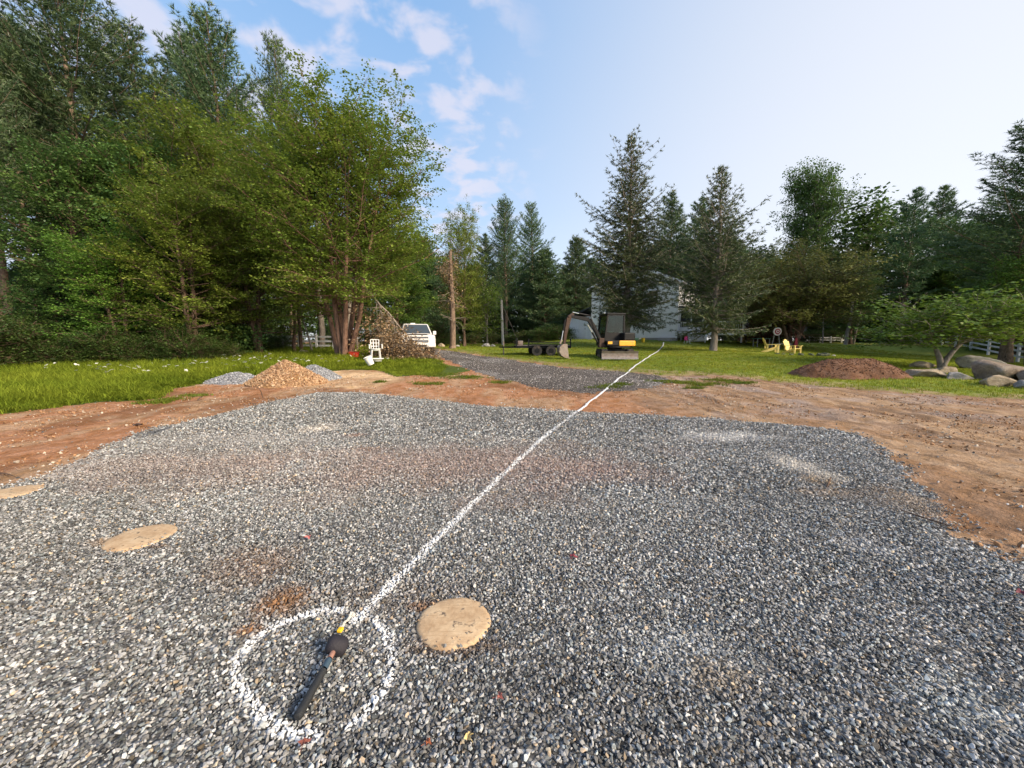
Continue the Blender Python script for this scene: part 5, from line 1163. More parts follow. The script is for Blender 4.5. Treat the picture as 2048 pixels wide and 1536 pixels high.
for s in (-1, 1):
    part('side_window', hexa(BM(), [(s * .925, -1.05, 1.30), (s * .93, -1.05, 1.30), (s * .93, 1.0, 1.30), (s * .925, 1.0, 1.30)], [(s * .79, -.42, 1.82), (s * .795, -.42, 1.82), (s * .80, .85, 1.82), (s * .795, .85, 1.82)]), M_wind, tk)
    m_ = part('mirror', bx(BM(), (s * 1.10, -1.0, 1.33), (.20, .10, .24), bev=.04), M_tpaint, tk); part('mirror_arm', beam(BM(), (s * .93, -.98, 1.26), (s * 1.06, -1.0, 1.28), .05, .05), M_tdark, m_)
    h_ = part('headlight', hexa(BM(), [(s * .58, -2.80, .84), (s * .94, -2.74, .84), (s * .94, -2.60, .84), (s * .58, -2.60, .84)], [(s * .58, -2.77, 1.04), (s * .94, -2.70, 1.04), (s * .94, -2.60, 1.04), (s * .58, -2.60, 1.04)], .02), M_lamp, tk)
    part('indicator', bx(BM(), (s * .90, -2.735, .94), (.08, .03, .16)), M_amber, h_)
    for y in (-1.85, 1.75):
        w_ = part('wheel', cy(BM(), (s * .84 - .12, y, .38), (s * .84 + .12, y, .38), .38, seg=24), M_rubber, tk); part('rim', cy(BM(), (s * .955, y, .38), (s * .965, y, .38), .24, seg=18), M_chrome, w_)
    part('fog_light', cy(BM(), (s * .70, -2.90, .55), (s * .70, -2.86, .55), .05, seg=12), M_lamp, tk)
gr = part('grille', bx(BM(), (0, -2.785, .90), (1.12, .06, .34), bev=.02), M_tdark, tk)
part('grille_bar', bx(BM(), (0, -2.825, .92), (1.18, .03, .09), bev=.01), M_tpaint, gr)
bm = BM()
for z in (.80, .85, 1.0): bx(bm, (0, -2.82, z), (1.06, .012, .018))
part('grille_slats', bm, M_chrome, gr)
part('bumper', bx(BM(), (0, -2.86, .58), (1.92, .16, .24), bev=.05), M_tpaint, tk); part('bumper_intake', bx(BM(), (0, -2.945, .55), (.9, .02, .10)), M_tdark, tk)
part('licence_plate', bx(BM(), (0, -2.95, .68), (.31, .015, .15)), M_plate, tk)
part('hood_crease', bx(BM(), (0, -2.0, 1.205), (1.2, 1.2, .03), (R(-3.5), 0, 0), bev=.012), M_tpaint, tk)
part('beacon', bx(BM(), (-.15, .1, 1.94), (.30, .16, .07), bev=.02), M_lamp, tk)
part('bed_wall', bx(bx(BM(), (-.92, 2.05, 1.27), (.10, 1.75, .06)), (.92, 2.05, 1.27), (.10, 1.75, .06)), M_tpaint, tk)
part('wiper', beam(BM(), (-.3, -1.325, 1.30), (.35, -1.13, 1.45), .02, .02), M_tdark, tk)

# ------------------------------------------------------------------ fallen limb and brush
rb = np.random.default_rng(31)
fl = thing('fallen_limb', 'long dead limb leaning from the big maple down to the brush pile', 'branch', GX(770, 21.8))
T = Tubes(); org = np.array(fl.location)
p0 = at(690, 548, 21.3) - org; p1 = at(846, 706, 22.0) - org; p1[2] = .1
f = np.linspace(0, 1, 12)[:, None]; mp = p0 * (1 - f) + p1 * f; mp[:, 2] += .45 * np.sin(np.pi * f[:, 0]); mp += rb.normal(0, .05, mp.shape); T.add(mp, np.linspace(.075, .025, 12), 7)
LPd = []
for k in range(48):
    t = rb.uniform(.38, .99); p = along(mp, t); L = min(p[2] * rb.uniform(.5, 1.0) + .3, 3.2); d = np.array([rb.normal(-.1, .35), rb.normal(-.15, .35), -1])
    b_ = wiggle(p, d + rb.normal(0, .25, 3), L, 9, rb, .24, -.5); b_[:, 2] = np.maximum(b_[:, 2], .02); T.add(b_, np.linspace(.018, .003, 9), 4)
    for j in range(6):
        q_ = along(b_, rb.uniform(.3, 1)); c_ = wiggle(q_, rb.normal(size=3) + np.array([0, 0, -.5]), rb.uniform(.2, .7), 3, rb, .2, -.4); T.add(c_, np.linspace(.008, .003, 3), 3)
        if rb.random() < .4 + .55 * t: LPd.append(c_[-1] + rb.normal(0, .2, (20, 3)))
link('limb', T.mesh('fallen_limb', M_bark_grey), fl); P = np.concatenate(LPd); P[:, 2] = np.maximum(P[:, 2], .05)
link('dry_leaves', leaf_mesh('dry_leaves_hanging', P, .10, M_brown, rb, .6), fl)
bp_ = thing('brush_pile', 'heap of dry brown branches in front of the white pickup', 'brush pile', GX(800, 21.8))
T = Tubes(); LPd = []
for k in range(210):
    x = rb.normal(0, .62); y = rb.normal(0, .45); hgt = 1.1 * math.exp(-((x + .25) / .85) ** 2) ; z = rb.uniform(.05, max(.12, hgt))
    d = np.array([rb.normal(0, 1), rb.normal(0, .7), rb.normal(.12, .4)]); b_ = wiggle((x, y, z), d, rb.uniform(.5, 1.3), 5, rb, .18, -.5); b_[:, 2] = np.maximum(b_[:, 2], .02); T.add(b_, np.linspace(.016, .004, 5), 4)
    LPd.append(along(b_, .75) + rb.normal(0, .17, (26, 3)))
link('sticks', T.mesh('brush_sticks', M_bark_grey), bp_); P = np.concatenate(LPd); P[:, 2] = np.maximum(P[:, 2], .04)
link('dry_leaves', leaf_mesh('brush_leaves', P, .095, M_brown, rb, .6), bp_)

# ------------------------------------------------------------------ heaps
def heap(name, px, row, w, d, h, mat, label, cat, seed, lump=.25, zone=None, pw=1.4, ridge=0.):
    g = G(px, row); c = Vector((g[0], g[1], float(gz(g[0], g[1]))))
    o = thing(name, label, cat, c)
    n = 56; u = np.linspace(-1.25, 1.25, n); a, b = np.meshgrid(u, u); x, y = a.ravel() * w / 2, b.ravel() * d / 2
    q_ = np.hypot(np.maximum(np.abs(a.ravel()) - ridge, 0) / (1 - ridge + 1e-6), b.ravel()) * (1 + (fbm(x * 1.2 + seed, y * 1.2, seed, 3) - .5) * lump * 2)
    z = h * np.clip(1 - q_, 0, 1) ** (1 / pw) if pw < 1 else h * np.clip(1 - q_ ** pw, -.2, 1)
    z = z + (fbm(x * 5 + seed, y * 5, seed + 3, 3) - .5) * .09 * np.clip(1.2 - q_, 0, 1)
    zg_ = gz(c.x + x, c.y + y) - c.z; z = np.where(q_ < 1, np.maximum(z, 0), -.08) + zg_
    i = np.arange(n * n).reshape(n, n); Q = np.stack([i[:-1, :-1], i[:-1, 1:], i[1:, 1:], i[1:, :-1]], -1).reshape(-1, 4)
    keep = (q_[Q] < 1.12).any(1)
    zc_ = np.tile(np.array(zone), (n * n, 1)) * (.75 + .5 * fbm(x * 3, y * 3, seed + 9, 3))[:, None]
    me = np_mesh(name + '_mound', np.c_[x, y, z], Q[keep], None, mat, True, {'zone': np.c_[zc_, np.ones(n * n)]})
    link('mound', me, o)
    inside = q_ < 1.02
    def zf(P):
        # height of the heap's surface at local points
        ii = np.clip((P[:, 0] / (w / 2) + 1.25) / 2.5 * (n - 1), 0, n - 1.001); jj = np.clip((P[:, 1] / (d / 2) + 1.25) / 2.5 * (n - 1), 0, n - 1.001)
        i0, j0 = ii.astype(int), jj.astype(int); fu, fv = ii - i0, jj - j0; Z = z.reshape(n, n)
        return Z[j0, i0] * (1 - fu) * (1 - fv) + Z[j0, i0 + 1] * fu * (1 - fv) + Z[j0 + 1, i0] * (1 - fu) * fv + Z[j0 + 1, i0 + 1] * fu * fv
    return o, zf
M_heap = ground_mat('heap_soil', 18, .96, 1.0, .04, None, (1, 1, 1), .4)
M_chip = inst_mat('wood_chip', .85, 0, .2, .15)
chips = []
for k in range(5):
    rk = np.random.default_rng(k + 70); bm = BM(); bx(bm, (0, 0, 0), (rk.uniform(.7, 1.1), rk.uniform(.3, .5), .09), bev=0)
    for v in bm.verts: v.co.z += .12 * v.co.x ** 2; v.co.y *= 1 + .3 * rk.normal()
    me = bpy.data.meshes.new('chip'); bm.to_mesh(me); bm.free(); me.materials.append(M_chip); chips.append(me)
CHIPS = mesh_protos('chip', chips)
def clothe(o, zf, w, d, n, smin, smax, cols, coll, npro, name, ridge=1.15):
    P = rb.uniform(-1, 1, (n * 2, 2)); P = P[np.hypot(P[:, 0], P[:, 1]) < ridge][:n] * np.array([w / 2, d / 2]); z = zf(P); m = len(P)
    s = rb.uniform(smin, smax, m); ci_ = rb.integers(0, len(cols), m); c = np.array(cols)[ci_] * rb.uniform(.7, 1.3, (m, 1))
    q = scatter(name, np.c_[P, z + s * .15], np.c_[rb.normal(0, .6, (m, 2)), rb.uniform(0, 6.28, m)], np.c_[s, s, s], rb.integers(0, npro, m), c, coll, o); q['kind'] = 'stuff'
GREY = [(.30, .31, .33), (.20, .21, .23), (.42, .43, .45), (.12, .125, .135)]
o, zf = heap('gravel_pile', 476, 764, 2.1, 1.5, .34, M_heap, 'low heap of blue grey gravel left of the wood chips', 'gravel pile', 5, .25, (.24, .25, .27), 1.2); clothe(o, zf, 1.9, 1.5, 2600, .03, .06, GREY, STONES, 14, 'stones')
o, zf = heap('gravel_pile', 628, 757, 2.0, 1.5, .54, M_heap, 'grey gravel heap behind the right flank of the wood chips', 'gravel pile', 6, .25, (.24, .25, .27), 1.1); clothe(o, zf, 2.0, 1.5, 2400, .03, .06, GREY, STONES, 14, 'stones')
o, zf = heap('wood_chip_pile', 575, 768, 2.6, 2.0, .82, M_heap, 'pointed heap of tan wood chips at the edge of the grass', 'wood chip pile', 7, .18, (.34, .20, .10), 1.12)
clothe(o, zf, 2.6, 2.0, 5200, .05, .11, [(.44, .29, .165), (.34, .21, .12), (.54, .39, .25), (.26, .15, .085), (.48, .32, .20)], CHIPS, 5, 'chips')
o, zf = heap('dirt_mound', 1697, 752, 4.4, 2.4, .66, M_heap, 'long mound of dark red brown soil on the grass near the boulders', 'dirt mound', 8, .18, (.150, .080, .048), 1.7, .25)
clothe(o, zf, 4.2, 2.2, 1600, .02, .07, [(.16, .085, .05), (.12, .062, .038), (.21, .12, .075)], CLODS, 6, 'clods', 1.0)

# ------------------------------------------------------------------ boulders
def rock_mat(name, a, b, c):
    m, nt, out = new_mat(name); n = N(nt); tcd = n('ShaderNodeTexCoord').outputs['Object']
    f = n.noise(2.2, tcd, 7, .65); f2 = n.noise(9, tcd, 6, .7); f3 = n.noise(40, tcd, 3, .7)
    col = n.mix(n.rng_(f2, .48, .68, 0, .7), n.ramp(f, [(.32, a), (.52, b), (.7, c)]), tuple(v * .45 for v in a))
    hs = n('ShaderNodeHueSaturation', {'Color': col, 'Value': n.rng_(f3, .3, .7, .8, 1.2)}).outputs[0]
    bs = n('ShaderNodeBsdfPrincipled', {'Base Color': hs, 'Roughness': .9, 'Specular IOR Level': .2}); bp = n('ShaderNodeBump', {'Strength': 1.0, 'Distance': .09, 'Height': n.math('ADD', f2, n.math('MULTIPLY', f3, .4))})
    nt.links.new(bp.outputs[0], bs.inputs['Normal']); nt.links.new(bs.outputs[0], out.inputs[0]); return m
M_rt = rock_mat('tan_rock', (.32, .25, .165), (.52, .43, .31), (.64, .55, .42)); M_rg = rock_mat('grey_rock', (.30, .28, .26), (.48, .46, .43), (.64, .62, .58)); M_rb = rock_mat('brown_rock', (.17, .13, .10), (.31, .25, .195), (.46, .39, .31))
def rock_mesh(seed, sub=4):
    r = np.random.default_rng(seed); bm = BM(); bmesh.ops.create_icosphere(bm, subdivisions=sub, radius=1)
    cuts = unit(r.normal(size=(13, 3))); off = r.uniform(.52, .84, 13)
    V = np.array([v.co[:] for v in bm.verts])
    for c_, o_ in zip(cuts, off):
        dd = V @ c_ - o_; V = V - np.outer(np.clip(dd, 0, None), c_) * .97
    V *= (1 + .22 * (fbm(V[:, 0] * 1.6 + seed, V[:, 1] * 1.6 + V[:, 2] * 1.3, seed, 4) - .5) + .10 * (fbm(V[:, 0] * 7 + seed, V[:, 2] * 7 + V[:, 1] * 5, seed + 4, 3) - .5))[:, None]
    V /= np.abs(V).max(0)
    for v, p in zip(bm.verts, V): v.co = p
    return bm
BG = 'boulders heaped at the edge of the lawn'
for i, (x0, x1, ytop, ybase, dY, mat, label, tilt) in enumerate([
        (1812, 1882, 735, 756, 0, M_rt, 'long flat tan boulder at the left end of the heap', .03), (1815, 1874, 722, 740, .7, M_rt, 'tan boulder lying behind the leftmost long one', -.05),
        (1874, 1916, 728, 750, .35, M_rt, 'small tan boulder at the foot of the bent fruit tree', .1), (1884, 1944, 741, 762, 0, M_rg, 'pale broken boulder left of the big brown one', .05),
        (1918, 2004, 714, 744, 1.1, M_rg, 'smooth light grey boulder at the back of the heap', .18), (1938, 2056, 715, 764, .25, M_rb, 'largest boulder, dark brown and rough, in the middle of the heap', -.06),
        (1964, 2032, 747, 773, -.25, M_rt, 'olive tan boulder in front of the largest one', .08), (2030, 2110, 728, 770, .1, M_rb, 'brown boulder cut by the right edge of the picture', .1), (2032, 2074, 760, 776, -.4, M_rg, 'small grey stone at the right edge below the brown boulder', .1)]):
    cx_ = (x0 + x1) / 2; g = G(cx_, ybase); Y = g[1] + .25 + dY; c = GX(cx_, Y); zc_ = Y * cp + .9 * sp
    w = (x1 - x0) / F * zc_ / 2; top = float(at(cx_, ytop, Y)[2]); h = max(.2, top - c.z)
    o = part('boulder', rock_mesh(200 + i), mat, None, True, (c.x, c.y, c.z + h * .30)); o.scale = (w * 1.04, max(w * .62, .3), h * .72); o.rotation_euler = (0, tilt, R((i * 47) % 60 - 30) * .4)
    tag(o, label, 'boulder', BG)
for i, (px, row, r_, label) in enumerate([(884, 693, .28, 'pale rock beside the foot of the dead trunk'), (974, 689, .30, 'white rock left of the white pole on the lawn edge'), (987, 690, .22, 'small pale rock next to the white pole'), (968, 686, .22, 'white rock standing behind the other pale rocks near the pole'), (914, 694, .20, 'grey rock right against the dead trunk'), (608, 704, .30, 'tan rock half hidden in weeds below the thin dark trunk')]):
    g = GX(px, 34 if i != 5 else 24.5); o = part('rock', rock_mesh(240 + i, 3), M_rt if i in (0, 5) else M_rg, None, True, (g.x, g.y, g.z + r_ * .4)); o.scale = (r_ * 1.2, r_, r_ * .8); tag(o, label, 'rock')

# ------------------------------------------------------------------ fences
def fence(label, pts, rails, ph, mat=M_deckw):
    """pts: ground points of the posts"""
    o = thing('rail_fence', label, 'fence', pts[0], 0, 'white rail fences')
    b = Vector(pts[0])
    for p in pts:
        q = Vector(p) - b; pm = BM(); bx(pm, (q.x, q.y, q.z + ph / 2 - .1), (.13, .13, ph + .2)); hexa(pm, [(q.x - .08, q.y - .08, q.z + ph), (q.x + .08, q.y - .08, q.z + ph), (q.x + .08, q.y + .08, q.z + ph), (q.x - .08, q.y + .08, q.z + ph)], [(q.x - .01, q.y - .01, q.z + ph + .07), (q.x + .01, q.y - .01, q.z + ph + .07), (q.x + .01, q.y + .01, q.z + ph + .07), (q.x - .01, q.y + .01, q.z + ph + .07)]); part('post', pm, mat, o)
    for p, q in zip(pts[:-1], pts[1:]):
        for z in rails: part('rail', beam(BM(), Vector(p) - b + Vector((0, 0, z)), Vector(q) - b + Vector((0, 0, z)), .045, .13), mat, o)
def lerp_pts(a, b, n): return [Vector((x, y, float(hz(x, y)))) for x, y in ((a[0] + (b[0] - a[0]) * k / n, a[1] + (b[1] - a[1]) * k / n) for k in range(n + 1))]
a = GX(1778, 58); b = GX(1976, 32.5); c = GX(2120, 22.5)
fence('white three-rail fence running down behind the boulders on the right', lerp_pts(a, b, 9) + lerp_pts(b, c, 4)[1:], (.38, .78, 1.12), 1.25)
fence('low white rail fence on the crest of the lawn beyond the dirt mound', lerp_pts(GX(1618, 47), GX(1704, 47), 4), (.35, .62), .72)
fence('white fence inside the wood behind the maple trunks', lerp_pts(GX(500, 30), GX(668, 29), 5), (.3, .62, .95), 1.1)

# ------------------------------------------------------------------ pole with stay
M_wpole = plain('weathered_pole', (.52, .47, .42), .85, 0, .25, 4, .3)
g = GX(1006, 36.5); H = float(at(1003, 600, 36.5)[2]) - g.z; o = thing('utility_pole', 'pale bare wooden pole standing on the lawn edge before the pines', 'pole', g)
part('shaft', cy(BM(), (0, 0, -.2), (-.14, 0, H), .13, .10, 14), M_wpole, o); part('cap', cy(BM(), (-.14, 0, H), (-.145, 0, H + .05), .115, .06, 14), M_steel, o)
q = GX(1039, 37.5) - g; part('stay_wire', cy(BM(), (-.12, 0, H - .3), (q.x, q.y, q.z), .03, seg=6), M_steel, o); part('anchor', cy(BM(), (q.x, q.y, q.z - .1), (q.x - .05, q.y, q.z + .25), .05, seg=8), M_steel, o)

# ------------------------------------------------------------------ garden chairs and fire pit
M_ychair = plain('yellow_chair', (.78, .62, .20), .5, 0, .1, 4, 0, (.60, .45, .16))
def adirondack(label, px, row, rz):
    g = G(px, row); o = thing('garden_chair', label, 'chair', (g[0], g[1], float(gz(g[0], g[1]))), rz, 'yellow slatted garden chairs')
    for s in (-1, 1):
        part('leg', bx(BM(), (s * .30, -.36, .27), (.05, .11, .54)), M_ychair, o); part('leg', beam(BM(), (s * .27, -.36, .36), (s * .27, .52, .03), .04, .12), M_ychair, o)
        part('armrest', bx(BM(), (s * .36, -.06, .56), (.14, .76, .03), bev=.008), M_ychair, o); part('arm_support', bx(BM(), (s * .31, .26, .42), (.04, .09, .26)), M_ychair, o)
    for k in range(6): part('seat_slat', bx(BM(), (0, -.36 + k * .10, .365 - k * .036), (.54, .088, .022), (R(-20), 0, 0)), M_ychair, o)
    for k in range(5):
        x = (k - 2) * .108; L = .80 - .045 * abs(k - 2) ** 1.6
        part('back_slat', hexa(BM(), [(x * .85 - .042, .17, .22), (x * .85 + .042, .17, .22), (x * .85 + .042, .192, .22), (x * .85 - .042, .192, .22)], [(x * 1.12 - .052, .17 + L * .42, .22 + L), (x * 1.12 + .052, .17 + L * .42, .22 + L), (x * 1.12 + .052, .192 + L * .42, .22 + L), (x * 1.12 - .052, .192 + L * .42, .22 + L)], .01), M_ychair, o)
    part('back_rail', bx(BM(), (0, .30, .50), (.56, .03, .07), (R(-24), 0, 0)), M_ychair, o); part('back_rail', bx(BM(), (0, .44, .84), (.56, .03, .06), (R(-24), 0, 0)), M_ychair, o)
adirondack('yellow slatted garden chair turned sideways, facing the fire pit stones', 1541, 706, R(70))
adirondack('yellow slatted garden chair facing the camera beyond the fire pit stones', 1583, 707, R(22))
g = G(1602, 711); fp = thing('fire_pit', 'ring of low mossy stones in front of the yellow chairs', 'fire pit', (g[0], g[1], float(gz(g[0], g[1]))))
M_moss = rock_mat('mossy_rock', (.06, .085, .05), (.13, .15, .10), (.26, .26, .22))
for k in range(16):
    a = k * 2 * math.pi / 16; r_ = rb.uniform(.11, .18); q = part('stone', rock_mesh(300 + k, 2), M_moss, fp, True, (1.5 * math.cos(a), .9 * math.sin(a), .06)); q.scale = (r_ * 1.3, r_, r_ * .7); q.rotation_euler = (0, 0, rb.uniform(0, 6))
g = G(1667, 713); o = part('rock', rock_mesh(330, 2), M_rg, None, True, (g[0], g[1], float(gz(g[0], g[1])) + .06)); o.scale = (.16, .12, .09); tag(o, 'single small pale stone on the lawn right of the fire pit', 'rock')

# ------------------------------------------------------------------ under the spreading tree
M_wood = plain('grey_wood', (.26, .25, .23), .85, 0, .25, 5); M_tgt = plain('target_red', (.32, .03, .045), .8); M_tw = plain('target_white', (.72, .68, .68), .8)
g = GX(1552, 31.5); o = thing('archery_target', 'round red and white target on a stand under the spreading tree', 'target', g)
cz = float(at(1552, 663, 31.5)[2]) - g.z
for k, (r_, m_) in enumerate(((.32, M_tw), (.225, M_tgt), (.13, M_tw), (.07, M_tgt))): part('target_face' if k == 0 else 'ring', cy(BM(), (0, -.05 - .012 * k, cz), (0, .05 if k == 0 else -.05 - .012 * (k - 1), cz), r_, seg=28), m_, o)
for x in (-.35, .35): part('stand_leg', beam(BM(), (x * .3, .06, cz + .3), (x, .06, 0), .05, .05), M_wood, o)
part('stand_leg', beam(BM(), (0, .08, cz + .3), (0, .7, 0), .05, .05), M_wood, o)
g = GX(1566, 30.8); o = thing('bench', 'grey plank bench below the round target', 'bench', g, R(8)); part('seat', bx(BM(), (0, 0, .50), (1.25, .34, .05), bev=.01), M_wood, o)
for x in (-.5, .5): part('leg', bx(BM(), (x, 0, .24), (.07, .30, .48)), M_wood, o)
g = GX(1522, 33); o = thing('garden_table', 'green topped table in the shade left of the round target', 'table', g); part('table_top', bx(BM(), (0, 0, .74), (1.15, .7, .05), bev=.01), M_grn, o)
for x in (-.5, .5):
    for y in (-.28, .28): part('leg', bx(BM(), (x, y, .36), (.06, .06, .72)), M_wood, o)
g = GX(1588, 31.2); o = thing('red_bag', 'red cloth bag hung on the spreading tree trunk', 'bag', g); part('cloth', hexa(BM(), [(-.16, -.2, .25), (.16, -.2, .25), (.16, -.06, .25), (-.16, -.06, .25)], [(-.07, -.18, 1.0), (.07, -.18, 1.0), (.07, -.1, 1.0), (-.07, -.1, 1.0)], .04), M_tgt, o); part('strap', cy(BM(), (0, -.14, .98), (0, -.04, 1.3), .012, seg=6), M_tgt, o)

# ------------------------------------------------------------------ odds and ends by the maple
g = GX(752, 19.6); o = thing('patio_chair', 'old white garden chair with lattice back in the weeds by the brush', 'chair', (g.x, g.y, g.z + .28), R(25))
part('seat', lathe(BM(), [(.20, .36), (.26, .44), (.27, .46), (.25, .47)], 18), M_whitep, o)
bm = BM()
for k in range(4): a = R(60 + k * 20); beam(bm, (.25 * math.cos(a) * 1.5, .25 * math.sin(a), .45), (.27 * math.cos(a) * 1.5, .30 * math.sin(a), .92), .03, .03)
for z in (.58, .74, .91):
    for k in range(3): a, a2 = R(60 + k * 20), R(80 + k * 20); beam(bm, (.26 * math.cos(a) * 1.5, .28 * math.sin(a), z), (.26 * math.cos(a2) * 1.5, .28 * math.sin(a2), z), .035, .03)
part('lattice_back', bm, M_whitep, o)
for x in (-.18, .18):
    for y in (-.16, .16): part('leg', beam(BM(), (x, y, .40), (x * 1.3, y * 1.3, -.28), .04, .04), M_whitep, o)
part('armrest', bx(bx(BM(), (-.30, 0, .66), (.05, .42, .035), bev=.01), (.30, 0, .66), (.05, .42, .035), bev=.01), M_whitep, o)
part('arm_post', bx(bx(BM(), (-.30, -.18, .56), (.04, .04, .2)), (.30, -.18, .56), (.04, .04, .2)), M_whitep, o)
g = GX(753, 18.6); o = thing('plastic_basin', 'shallow white basin lying in the grass below the white chair', 'basin', g); part('bowl', lathe(BM(), [(.20, .22), (.30, .32), (.33, .33), (.33, .36), (.29, .35), (.18, .25)], 20), M_whitep, o)
part('rim', lathe(BM(), [(.325, .335), (.35, .34), (.35, .36), (.325, .37)], 20), M_whitep, o)
g = G(743, 735); o = thing('bucket', 'white plastic bucket tipped on its side in the short grass', 'bucket', (g[0], g[1], float(gz(g[0], g[1])) + .14)); o.rotation_euler = (R(12), R(-24), 0)
part('pail', lathe(BM(), [(.14, 0), (.175, .36), (.185, .365), (.185, .40), (.165, .40), (.13, .03)], 20), M_whitep, o); bm = BM()
for k in range(8): cy(bm, (.19 * math.cos(k * .39), -.19 * math.sin(k * .39), .38), (.19 * math.cos((k + 1) * .39), -.19 * math.sin((k + 1) * .39), .38), .006, seg=5)
part('handle', bm, M_steel, o)
g = GX(709, 21.0); o = thing('plastic_tub', 'small red plastic tub in the grass right of the maple trunks', 'tub', (g.x, g.y, g.z + .10)); part('tub', hexa(BM(), [(-.18, -.13, .05), (.18, -.13, .05), (.18, .13, .05), (-.18, .13, .05)], [(-.21, -.16, .34), (.21, -.16, .34), (.21, .16, .34), (-.21, .16, .34)], .03), M_tub, o); part('rim', bx(BM(), (0, 0, .34), (.45, .35, .03), bev=.01), M_tub, o)
g = GX(699, 21.2); o = thing('plastic_scoop', 'small orange yellow plastic toy beside the red tub', 'toy', (g.x, g.y, g.z + .22)); part('body', lathe(BM(), [(.06, 0), (.10, .16), (.11, .17), (.09, .17)], 12), M_amber, o); part('handle', cy(BM(), (.1, 0, .12), (.28, 0, .2), .02, seg=8), M_amber, o)

# ------------------------------------------------------------------ on the gravel
def lid_mat():
    m, nt, out = new_mat('dusty_concrete_lid'); n = N(nt); tcd = n('ShaderNodeTexCoord').outputs['Object']
    f = n.noise(6, tcd, 8, .7); f2 = n.noise(38, tcd, 4, .7); f3 = n.noise(13, tcd, 2)
    mp = n('ShaderNodeMapping', {'Vector': tcd, 'Rotation': (0, 0, .5), 'Scale': (1, 9, 1)}).outputs[0]; scr = n.noise(9, mp, 5, .6)
    col = n.ramp(f, [(.32, (.32, .205, .115)), (.5, (.50, .36, .22)), (.68, (.62, .48, .31))])
    col = n.mix(n.rng_(scr, .52, .66, 0, .6), col, (.34, .22, .125)); col = n.mix(n.math('MULTIPLY', n.rng_(f3, .55, .62, 0, .9), n.rng_(f2, .5, .6, 0, 1)), col, (.10, .08, .065))
    b = n('ShaderNodeBsdfPrincipled', {'Base Color': col, 'Roughness': .95, 'Specular IOR Level': .1}); bp = n('ShaderNodeBump', {'Strength': .6, 'Distance': .006, 'Height': n.math('ADD', f, n.math('MULTIPLY', f2, .5))})
    nt.links.new(bp.outputs[0], b.inputs['Normal']); nt.links.new(b.outputs[0], out.inputs[0]); return m
M_lid = lid_mat()
for (g, (px, row, _, rl), label) in zip(lid_xy, LIDS, ('pale round lid cut by the left edge of the picture', 'pale tan round lid on the left, set flush in the gravel', 'tan round lid dusted with soil beside the painted circle')):
    bm = BM(); seg = 64; rings = []; ed = 1 + .035 * (fbm(np.arange(seg + 1) * .35, np.full(seg + 1, rl * 90), 5, 3) - .5) * 2
    ed[-6:] = np.linspace(ed[-6], ed[0], 6)
    for q_, z in ((.001, .006), (.3, .006), (.6, .005), (.88, .003), (.97, -.001), (1.0, -.008), (1.01, -.05)):
        rings.append([bm.verts.new((q_ * rl * ed[k] * math.cos(2 * math.pi * k / seg), q_ * rl * ed[k] * math.sin(2 * math.pi * k / seg), z)) for k in range(seg)])
    for A, B in zip(rings[:-1], rings[1:]):
        for k in range(seg): bm.faces.new((A[k], B[k], B[(k + 1) % seg], A[(k + 1) % seg]))
    o = part('tank_lid', bm, M_lid, None, True, (g[0], g[1], float(padz(np.array([g[0]]), np.array([g[1]]))[0]) + .010)); tag(o, label, 'lid', 'round lids set in the gravel')
# grit lying on the lids
for g, (px, row, _, rl) in zip(lid_xy, LIDS):
    n_ = 46; a_ = rb.uniform(0, 6.28, n_); q_ = rl * np.sqrt(rb.uniform(.15, 1.0, n_)) ** .6 * 1.0; P = np.c_[g[0] + q_ * np.cos(a_), g[1] + q_ * np.sin(a_)]; s_ = .003 + .013 * rb.random(n_) ** 3 + .012 * (q_ > rl * .93)
    z_ = float(padz(np.array([g[0]]), np.array([g[1]]))[0]) + .014
    o = scatter('lid_grit', np.c_[P, np.full(n_, z_) + s_ * .3], np.c_[rb.normal(0, .3, (n_, 2)), a_], np.c_[s_, s_, s_ * .8], rb.integers(0, 14, n_), np.where((rb.random(n_) < .6)[:, None], np.array([.42, .29, .18]), np.array([.28, .28, .27])) * rb.uniform(.5, 1.4, (n_, 1)), STONES); tag(o, 'grit and crumbs of soil lying on a round lid', 'grit', kind='stuff')
# mallet
M_mhead = plain('mallet_rubber', (.016, .014, .020), .75, 0, .3, 14, .3); M_mneck = plain('mallet_neck', (.30, .16, .12), .6, 0, .3, 30); M_msleeve = plain('mallet_sleeve', (.035, .065, .095), .55, 0, .3, 20); M_mgrip = plain('mallet_grip', (.018, .020, .022), .7, 0, .4, 25, .4)
hd = G(675, 1312); en = G(596, 1452); hz0 = float(padz(np.array([hd[0]]), np.array([hd[1]]))[0])
ang = math.atan2(en[1] - hd[1], en[0] - hd[0]); L_ = math.hypot(en[0] - hd[0], en[1] - hd[1])
ml = thing('mallet', 'black rubber mallet lying inside the painted circle', 'mallet', (hd[0], hd[1], hz0 + .02), ang)
bm = BM(); lathe(bm, [(.010, -.048), (.024, -.0475), (.033, -.043), (.040, -.033), (.0435, -.018), (.0440, 0), (.0435, .018), (.040, .033), (.033, .043), (.024, .0475), (.010, .048)], 30)
bmesh.ops.rotate(bm, verts=bm.verts, matrix=Matrix.Rotation(R(62), 3, 'X')); bmesh.ops.rotate(bm, verts=bm.verts, matrix=Matrix.Rotation(R(14), 3, 'Z')); bmesh.ops.translate(bm, verts=bm.verts, vec=(0, 0, .034)); part('head', bm, M_mhead, ml, True)
hdl = [(.036, .034, .0125), (.075, .031, .0120), (.082, .031, .0145), (.13, .028, .0150), (.138, .027, .0165), (L_ * .6, .022, .0155), (L_ - .03, .016, .0185), (L_ - .005, .014, .0170)]
